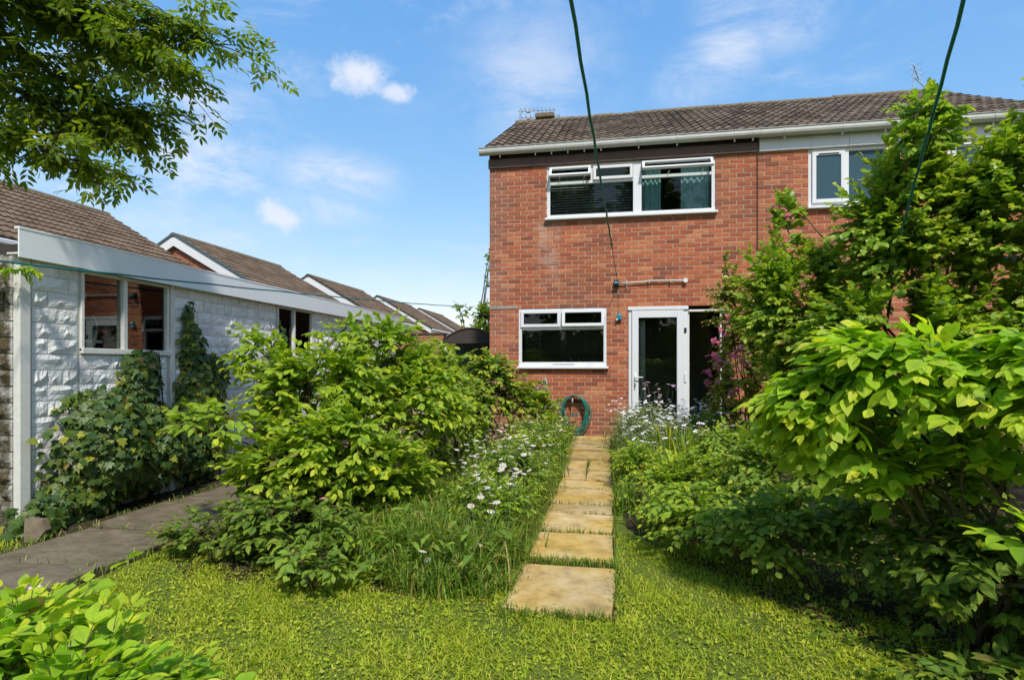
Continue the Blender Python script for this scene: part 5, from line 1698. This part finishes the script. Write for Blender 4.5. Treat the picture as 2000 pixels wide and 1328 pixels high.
# tall trees at the bottom of the garden, out of view behind the camera: seen only mirrored in the windows
for i, (x, y, h, lab) in enumerate([(-2.0, -11.5, 12.5, 'tall tree at the bottom of the garden mirrored in the left house windows'), (2.2, -12.0, 13.5, 'taller middle tree at the bottom of the garden'), (6.4, -11.0, 12.5, 'right-hand tree at the bottom of the garden'), (-6.5, -15.0, 10.0, 'lower left tree at the bottom of the garden')]):
    shrub('garden_tree', lab, 'tree', [(x, y, 0)], [((x, y, h * 0.62), (2.4, 1.8, h * 0.36), 260), ((x, y, h * 0.25), (2.4, 1.6, h * 0.22), 120)],
          'leaf_deep', OV_ROUND, 'trees at the bottom of the garden', seed=400 + i, stem_mat='bark', leaf=0.42, gap=0.2, twig_len=1.6, stem_r=0.12, mains=4, limit=0, jitter=0.6, flat=0.3)

shrub('garden_hedge', 'dense hedge across the bottom of the garden below the tall trees', 'hedge', [(-5 + 1.2 * i, -9.5, 0) for i in range(12)],
      [((-4.0 + 3.2 * i, -9.5, 1.5), (2.2, 0.8, 1.6), 260) for i in range(5)], 'leaf_deep', OV_ROUND, seed=440, stem_mat='bark', leaf=0.26, gap=0.14, twig_len=1.0, stem_r=0.04, mains=4, limit=0, jitter=0.6, flat=0.3)

# ---- grasses and daisies
def blades(name, label, xy, h, w, lean, mat, seed, z=None, parent=None, kind='stuff'):
    r = np.random.default_rng(seed)
    n = len(xy)
    a = r.uniform(0, 2 * math.pi, n)
    dx, dy = np.cos(a), np.sin(a)
    L = lean * r.uniform(0.2, 1.3, n) * h
    z0 = gz(xy[:, 0], xy[:, 1]) if z is None else z
    b = np.stack((xy[:, 0], xy[:, 1], z0), 1)
    sx = np.stack((-dy, dx, np.zeros(n)), 1) * (w * r.uniform(0.6, 1.2, n))[:, None] / 2
    m1 = b + np.stack((dx * L * 0.22, dy * L * 0.22, h * 0.55), 1)
    m2 = b + np.stack((dx * L * 0.60, dy * L * 0.60, h * 0.90), 1)
    tp = b + np.stack((dx * L, dy * L, h * np.where(lean > 0.6, 0.88, 1.0)), 1)
    V = np.stack((b - sx, b + sx, m1 - sx * .9, m1 + sx * .9, m2 - sx * .6, m2 + sx * .6, tp), 1).reshape(-1, 3)
    base = np.array([0, 1, 3, 2, 2, 3, 5, 4, 4, 5, 6])
    loops = (base[None, :] + 7 * np.arange(n)[:, None]).ravel()
    sizes = np.tile(np.array([4, 4, 3]), n)
    yg = np.repeat(np.where(r.random(n) < 0.16, r.uniform(0.3, 1, n), 0), 7)
    off = np.array(parent.location) if parent is not None else 0
    me = mesh_from(name, V - off, (loops, sizes), True, {'young': yg, 'rib': np.zeros(len(V))})
    o = link(name, me, mat, parent)
    o.color = (0, 0, 0, 1)
    if kind: o['kind'] = kind
    if label: o['label'] = label
    return o


def lawn():
    r = np.random.default_rng(71)
    n = 240000
    x = r.uniform(-4.0, 3.4, n); y = r.uniform(0.9, 4.4, n)
    cl = np.sin(x * 5.1 + 1.3 * np.sin(y * 4.2)) * np.sin(y * 6.3 + x * 1.7) + 0.6 * np.sin(x * 13 + y * 9)
    keep = r.random(n) < np.clip(0.66 + 0.30 * cl, 0.22, 1)
    keep &= ~((x > -0.565) & (x < 0.04) & (y > 2.89))
    keep &= ~((x > -4.15) & (x < -3.12) & ((y % 0.77) > 0.05))
    keep &= ~((x < -0.6) & (y > 3.5)) & ~((x > 0.5) & (y > 4.2))
    keep &= ~((x > 1.35 + 0.5 * (3.2 - y)) & (r.random(n) < 0.75))
    x, y, cl = x[keep], y[keep], cl[keep]
    h = r.uniform(0.010, 0.027, len(x)) * (1 + 0.4 * np.clip(cl, -1, 1))
    blades('lawn_grass', 'short yellow-green grass blades of the lawn', np.stack((x, y), 1), h, 0.0052, 2.0, 'grass_lawn', 72)
    # small broad clover-like leaves in the lawn
    # tufts in the slab joints
    xs, ys = [], []
    for yj, wd, k in ((3.67, 0.05, 520), (4.345, 0.012, 120), (4.88, 0.010, 60), (5.23, 0.018, 90), (5.855, 0.012, 60), (2.885, 0.03, 320)):
        xs.append(r.uniform(-0.56, 0.04, k)); ys.append(yj + r.normal(0, wd * 0.5, k))
    xs.append(r.uniform(-0.30, -0.24, 120)); ys.append(r.uniform(6.4, 7.5, 120))
    xs.append(r.normal(-0.555, 0.022, 1500)); ys.append(r.uniform(2.9, 9.4, 1500))
    xs.append(r.normal(0.035, 0.016, 700)); ys.append(r.uniform(2.9, 9.4, 700))
    xy = np.stack((np.concatenate(xs), np.concatenate(ys)), 1)
    blades('joint_grass', 'grass tufts growing in the joints between the stone slabs', xy, r.uniform(0.03, 0.075, len(xy)), 0.006, 0.8, 'grass_long', 73)


lawn()
rw = np.random.default_rng(76)
xy = np.stack((rw.uniform(-8, -4.17, 22000), rw.uniform(-1.0, 3.55, 22000)), 1)
blades('lawn_grass', 'grass on the far side of the concrete path behind the garage', xy, rw.uniform(0.02, 0.06, len(xy)), 0.007, 1.2, 'grass_lawn', 78)
xw = np.concatenate((rw.normal(-3.17, 0.03, 700), rw.normal(-4.13, 0.025, 500), rw.uniform(-4.1, -3.2, 260)))
yw = np.concatenate((rw.uniform(1.2, 7, 700), rw.uniform(1.2, 6, 500), rw.choice([2.25, 3.02, 3.80, 4.58, 5.5], 260) + rw.normal(0, 0.012, 260)))
blades('path_weeds', 'weeds and grass in the joints of the concrete path', np.stack((xw, yw), 1), rw.uniform(0.03, 0.09, len(xw)), 0.007, 0.9, 'grass_long', 77)


def clump(n, x0, x1, y0, y1, seed, pred=None):
    r = np.random.default_rng(seed)
    k = max(3, n // 55)
    c = np.stack((r.uniform(x0, x1, k), r.uniform(y0, y1, k)), 1)
    xy = c[r.integers(0, k, n)] + r.normal(0, 0.05, (n, 2))
    xy = xy[(xy[:, 0] > x0) & (xy[:, 0] < x1) & (xy[:, 1] > y0) & (xy[:, 1] < y1)]
    if pred is not None: xy = xy[pred(xy[:, 0], xy[:, 1])]
    return xy


def long_grass():
    r = np.random.default_rng(81)
    edge = lambda y: np.interp(y, [2.9, 3.2, 3.6, 9.0], [-1.0, -1.45, -1.9, -2.2])
    xy = clump(13000, -2.2, -0.585, 2.98, 5.6, 82, lambda x, y: x > edge(y))
    h = r.uniform(0.14, 0.40, len(xy)) * np.interp(xy[:, 1], [2.95, 3.4, 5.6], [0.55, 0.9, 1.1]) * np.interp(xy[:, 0], [-0.8, -0.585], [1, 0.55])
    blades('long_grass', 'long arching grass and weeds left of the slab path', xy, h, 0.0105, 1.0, 'grass_long', 83)
    xy = clump(6000, -1.7, -0.6, 5.4, 9.3, 84)
    blades('long_grass', 'long grass along the far left side of the slab path', xy, r.uniform(0.12, 0.34, len(xy)), 0.010, 0.9, 'grass_long', 85)
    xy = clump(9000, 0.05, 2.1, 4.4, 9.4, 86, lambda x, y: x < 0.5 + (y - 4.0) * 0.55)
    blades('long_grass', 'long grass and stems right of the slab path', xy, r.uniform(0.12, 0.40, len(xy)) * np.interp(xy[:, 0], [0.05, 0.35], [0.6, 1]), 0.010, 0.8, 'grass_long', 87)
    # iris-like spears
    xy = clump(120, 0.55, 0.95, 6.0, 6.7, 88)
    blades('sword_leaves', 'tall upright sword leaves among the white daisies', xy, r.uniform(0.45, 0.72, len(xy)), 0.022, 0.35, 'leaf_mid', 89)


long_grass()


# low creeping leaves under everything: what nobody could count
def ground_cover(name, label, n, area, hmax, mat, tmpl, leaf, seed):
    r = np.random.default_rng(seed)
    x = r.uniform(area[0], area[1], n); y = r.uniform(area[2], area[3], n)
    z = gz(x, y) + hmax * r.random(n) ** 1.4
    d = np.stack((r.normal(0, 1, n), r.normal(0, 1, n), r.normal(-0.1, 0.3, n)), 1)
    u = np.stack((r.normal(0, .35, n), r.normal(0, .35, n), np.ones(n)), 1)
    rot = frame_from(d, u); s = leaf * r.uniform(0.5, 1.2, n)
    V, F, rib = tmpl
    W = np.einsum('nij,kj->nki', rot * s[:, None, None], V) + np.stack((x, y, z), 1)[:, None, :]
    sizes = np.array([len(f) for f in F]); loops = np.array([i for f in F for i in f])
    me = mesh_from(name, W.reshape(-1, 3), ((loops[None] + len(V) * np.arange(n)[:, None]).ravel(), np.tile(sizes, n)), True, {'young': np.repeat(np.where(r.random(n) < .1, .6, 0), len(V)), 'rib': np.tile(rib, n)})
    o = link(name, me, mat); o.color = (0, 0, 0, 1)
    tag(o, label, kind='stuff')


low_shrub('low_shrub', 'dark leafy undergrowth hiding the stems of the arching shrub', (1.72, 2.75, 0.34), (0.45, 0.32, 0.34), 150, 'leaf_deep', OV, 121, leaf=0.085, young=0.3)
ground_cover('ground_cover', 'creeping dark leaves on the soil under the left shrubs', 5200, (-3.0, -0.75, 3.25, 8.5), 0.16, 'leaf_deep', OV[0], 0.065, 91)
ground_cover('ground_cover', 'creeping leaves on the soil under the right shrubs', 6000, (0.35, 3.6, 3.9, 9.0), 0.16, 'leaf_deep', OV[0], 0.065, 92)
ground_cover('ground_cover', 'small dark leaves scattered over the shaded lawn edge on the right', 900, (1.0, 2.6, 2.1, 3.4), 0.06, 'leaf_deep', OV_ROUND[0], 0.045, 93)
ground_cover('weed_leaves', 'broad weed leaves among the long grass left of the path', 5200, (-2.0, -0.62, 3.05, 8.8), 0.33, 'leaf_mid', OV_NARROW[1], 0.095, 95)
ground_cover('weed_leaves', 'broad weed leaves among the flowers right of the path', 2400, (0.08, 1.6, 4.7, 8.8), 0.30, 'leaf_fresh', OV[1], 0.070, 96)
ground_cover('lawn_clover', 'small broad clover leaves mixed through the lawn', 15000, (-3.0, 1.6, 1.2, 3.2), 0.028, 'grass_lawn', OV_ROUND[0], 0.021, 94)


# daisies: each clump has stems and countable flowers
def daisy_head(petals=9):
    V, F = [(0, 0, 0.10)], []
    for i in range(petals):
        a = 2 * math.pi * i / petals
        for (rr, da, z) in ((0.18, -0.20, 0.08), (0.50, -0.22, 0.02), (0.50, 0.22, 0.02), (0.18, 0.20, 0.08)):
            V.append((rr * math.cos(a + da), rr * math.sin(a + da), z))
        b = 1 + 4 * i
        F.append((b, b + 1, b + 2, b + 3))
    return (np.array(V[1:]), [tuple(q - 1 for q in f) for f in F], None)


def centre_disc():
    V = [(0.20 * math.cos(a), 0.20 * math.sin(a), 0.085) for a in np.linspace(0, 2 * math.pi, 8, endpoint=False)] + [(0, 0, 0.16)]
    return (np.array(V), [(i, (i + 1) % 8, 8) for i in range(8)], None)


def flat_head():
    """flat-topped head of small florets, like yarrow or fleabane seen side on"""
    V, F = [], []
    r = np.random.default_rng(3)
    for k in range(14):
        a, q = r.uniform(0, 6.28), 0.42 * math.sqrt(r.random())
        c = (q * math.cos(a), q * math.sin(a), 0.10 - 0.25 * q * q)
        b = len(V)
        V += [(c[0] - .11, c[1] - .11, c[2]), (c[0] + .11, c[1] - .11, c[2]), (c[0] + .11, c[1] + .11, c[2]), (c[0] - .11, c[1] + .11, c[2]), (c[0], c[1], c[2] + .08)]
        F += [(b, b + 1, b + 4), (b + 1, b + 2, b + 4), (b + 2, b + 3, b + 4), (b + 3, b, b + 4)]
    return (np.array(V), F, None)


DAISY, DISC, FLAT = daisy_head(), centre_disc(), flat_head()


def flower_clump(name, label, cat, group, cx, cy, rx, ry, n, hlo, hhi, head, mat, size, seed, stem_mat='stem_green', disc=True, leafy=60):
    r = np.random.default_rng(seed)
    z0 = float(gz(cx, cy))
    o = thing(name, label, cat, group, (cx, cy, z0))
    st = MB()
    P, D, U, S = [], [], [], []
    for i in range(n):
        a, q = r.uniform(0, 6.28), math.sqrt(r.random())
        x, y = rx * q * math.cos(a), ry * q * math.sin(a)
        h = r.uniform(hlo, hhi)
        e = np.array([x + r.normal(0, .06), y + r.normal(0, .06), h])
        b = np.array([x * 0.85, y * 0.85, 0.0])
        st.tube(bez(b, (b + e) / 2 + r.normal(0, .03, 3), e, 5), [0.0028, 0.0024, 0.002, 0.0018, 0.0018], 3, cap=False)
        P.append(e + np.array([cx, cy, z0])); t = r.uniform(0, 6.28)
        D.append((math.cos(t), math.sin(t), r.normal(0, .2))); U.append((r.normal(0, .32), -0.02 + r.normal(0, .25), 1.0)); S.append(size * r.uniform(0.7, 1.2))
    st.build('stems', stem_mat, o)
    rot = frame_from(np.array(D), np.array(U))
    S = np.array(S)
    pieces(o, 'flower', [head], mat, P, rot, S, rest='flowers', limit=300, size=1.0)
    if disc: pieces(o, 'flower_centre', [DISC], 'petal_yellow', P, rot, S, rest='flower_centres', limit=0, size=1.0)
    if leafy:
        xy = np.stack((cx + r.normal(0, rx * .6, leafy * 6), cy + r.normal(0, ry * .6, leafy * 6)), 1)
        blades('leaves', None, xy, r.uniform(0.4, 0.95, len(xy)) * hlo, 0.009, 0.9, 'leaf_silver' if stem_mat == 'stem_silver' else 'grass_long', seed + 1, parent=o)
    return o


plain('stem_silver', (0.17, 0.20, 0.10), 0.7, 0.2)
GL, GR = 'pale daisies left of the path', 'white flower clumps right of the path'
rr = np.random.default_rng(97)
for i, (x, y, rx, ry, n, mat) in enumerate([(-0.85, 4.2, .26, .35, 26, 'petal_white'), (-1.0, 4.9, .34, .35, 34, 'petal_white'), (-0.82, 5.5, .26, .3, 30, 'petal_white'), (-1.15, 5.7, .34, .35, 38, 'petal_blush'),
                                          (-0.85, 6.4, .24, .35, 26, 'petal_white'), (-1.1, 7.0, .3, .35, 28, 'petal_blush'), (-0.85, 7.6, .24, .35, 26, 'petal_blush'), (-0.95, 8.4, .26, .4, 26, 'petal_white'), (-0.80, 3.55, .2, .25, 6, 'petal_white')]):
    flower_clump('daisy_clump', ['white daisies left of the second slab, nearest full clump to the lawn', 'broad clump of white daisies left of the third slab', 'white daisies close to the path edge beside the fifth slab', 'blush pink daisies set back from the path, nearest of the pink ones',
                                 'white daisies at the path edge just before the split slabs', 'blush pink daisies set back from the split slabs beside the magenta heads', 'blush pink daisies at the path edge beyond the split slabs', 'white daisies at the far end of the left bed in front of the hose', 'sparse white daisies in the long grass beside the front slab'][i], 'daisies',
                 GL if mat == 'petal_white' else 'blush daisies left of the path', x, y, rx, ry, int(n * 2.1), 0.34, 0.64, DAISY, mat, 0.045, 200 + i * 3, leafy=30)
for i, (x, y, rx, ry, n) in enumerate([(0.35, 7.0, .25, .35, 20), (0.85, 7.0, .3, .35, 26), (0.45, 7.8, .3, .35, 34), (1.0, 7.8, .3, .35, 36), (0.3, 8.6, .28, .3, 32), (0.85, 8.6, .3, .3, 36), (1.35, 8.5, .3, .3, 26), (1.4, 7.5, .3, .35, 26), (0.45, 6.2, .25, .3, 14), (1.0, 6.3, .3, .3, 18)]):
    flower_clump('flower_clump', ['white flower heads at the path edge right of the split slabs', 'white flower heads set back from the split slabs beside the lime mound', 'white flower heads at the path edge beyond the split slabs', 'white flower heads in the middle of the silvery drift before the door',
                                  'white flower heads nearest the wall between path and door', 'white flower heads directly under the glazed door', 'white flower heads under the dark side panel', 'white flower heads below the pink-flowered shrub', 'few white flower heads nearest the camera at the path edge', 'few white flower heads among the lime leaves, nearest of the right ones'][i], 'flowers', GR, x, y, rx, ry, int(n * 1.4), 0.42, 0.74, FLAT, 'petal_white', 0.056, 300 + i * 3, 'stem_silver', False, 70)
flower_clump('flower_clump', 'tall stalks of pale flat flowers rising against the glass of the door', 'flowers', None, 0.82, 8.9, .3, .15, 14, 0.72, 0.98, FLAT, 'petal_blush', 0.07, 340, 'stem_silver', False, 30)
flower_clump('flower_clump', 'few magenta flower heads among the left daisies near the hose', 'flowers', None, -1.25, 6.45, .22, .3, 9, 0.42, 0.55, FLAT, 'petal_magenta', 0.065, 350, 'stem_green', False, 15)
flower_clump('flower_clump', 'few deep pink flowers among the white ones right of the path', 'flowers', None, 1.0, 7.2, .6, .6, 9, 0.42, 0.58, FLAT, 'petal_pink', 0.06, 353, 'stem_green', False, 10)
flower_clump('flower_clump', 'small yellow flowers at the path edge beside the lime mound', 'flowers', None, 0.25, 5.4, .16, .5, 12, 0.16, 0.34, DAISY, 'petal_yellow', 0.035, 356, 'stem_green', False, 20)
flower_clump('campion', 'single pink campion flower on a thin stem above the lawn-edge weeds', 'flower', None, -1.66, 3.05, .03, .03, 1, 0.50, 0.52, DAISY, 'petal_magenta', 0.045, 359, 'stem_green', True, 0)
flower_clump('ox_eye_daisies', 'few yellow-centred daisies low in the grass near the front slab', 'daisies', None, -0.95, 3.3, .32, .2, 5, 0.14, 0.26, DAISY, 'petal_white', 0.05, 362, 'stem_green', True, 0)
flower_clump('flower_clump', 'pale pink flower cluster behind the bottom left shrub', 'flowers', None, -2.55, 2.05, .16, .06, 7, 0.26, 0.32, FLAT, 'petal_blush', 0.05, 365, 'stem_green', False, 12)

# pink heads carried by the olive shrub, and the few on the tall shrub
def blossoms(parent_name, pts, mat, size, seed):
    r = np.random.default_rng(seed)
    o = next(q for q in bpy.data.objects if q.name == parent_name)
    P, D, U = [], [], []
    for p in pts:
        for k in range(5):
            P.append(np.array(p) + r.normal(0, size * 0.42, 3)); a = r.uniform(0, 6.28)
            D.append((math.cos(a), math.sin(a), r.normal(0, .4))); U.append((r.normal(0, .6), -0.7 + r.normal(0, .3), 0.7))
    pieces(o, 'blossom', [FLAT], mat, P, frame_from(np.array(D), np.array(U)), size * r.uniform(0.7, 1.2, len(P)), rest='blossoms', limit=300, size=1.0)


blossoms('flowering_shrub', [(1.29, 7.15, 1.61), (1.40, 7.15, 1.74), (1.26, 7.15, 1.45), (1.36, 7.13, 1.38), (1.49, 7.12, 1.47), (1.59, 7.12, 1.55), (1.19, 7.15, 1.24), (1.62, 7.1, 1.41), (1.24, 7.15, 1.09), (1.47, 7.12, 0.99), (1.42, 7.15, 1.90)], 'petal_pink', 0.078, 401)
blossoms('tall_shrub', [(1.80, 6.22, 2.93), (1.74, 6.22, 2.96), (1.95, 6.0, 1.98), (2.1, 5.95, 1.93), (2.2, 5.9, 1.85)], 'petal_pink', 0.066, 402)

finish_pieces()
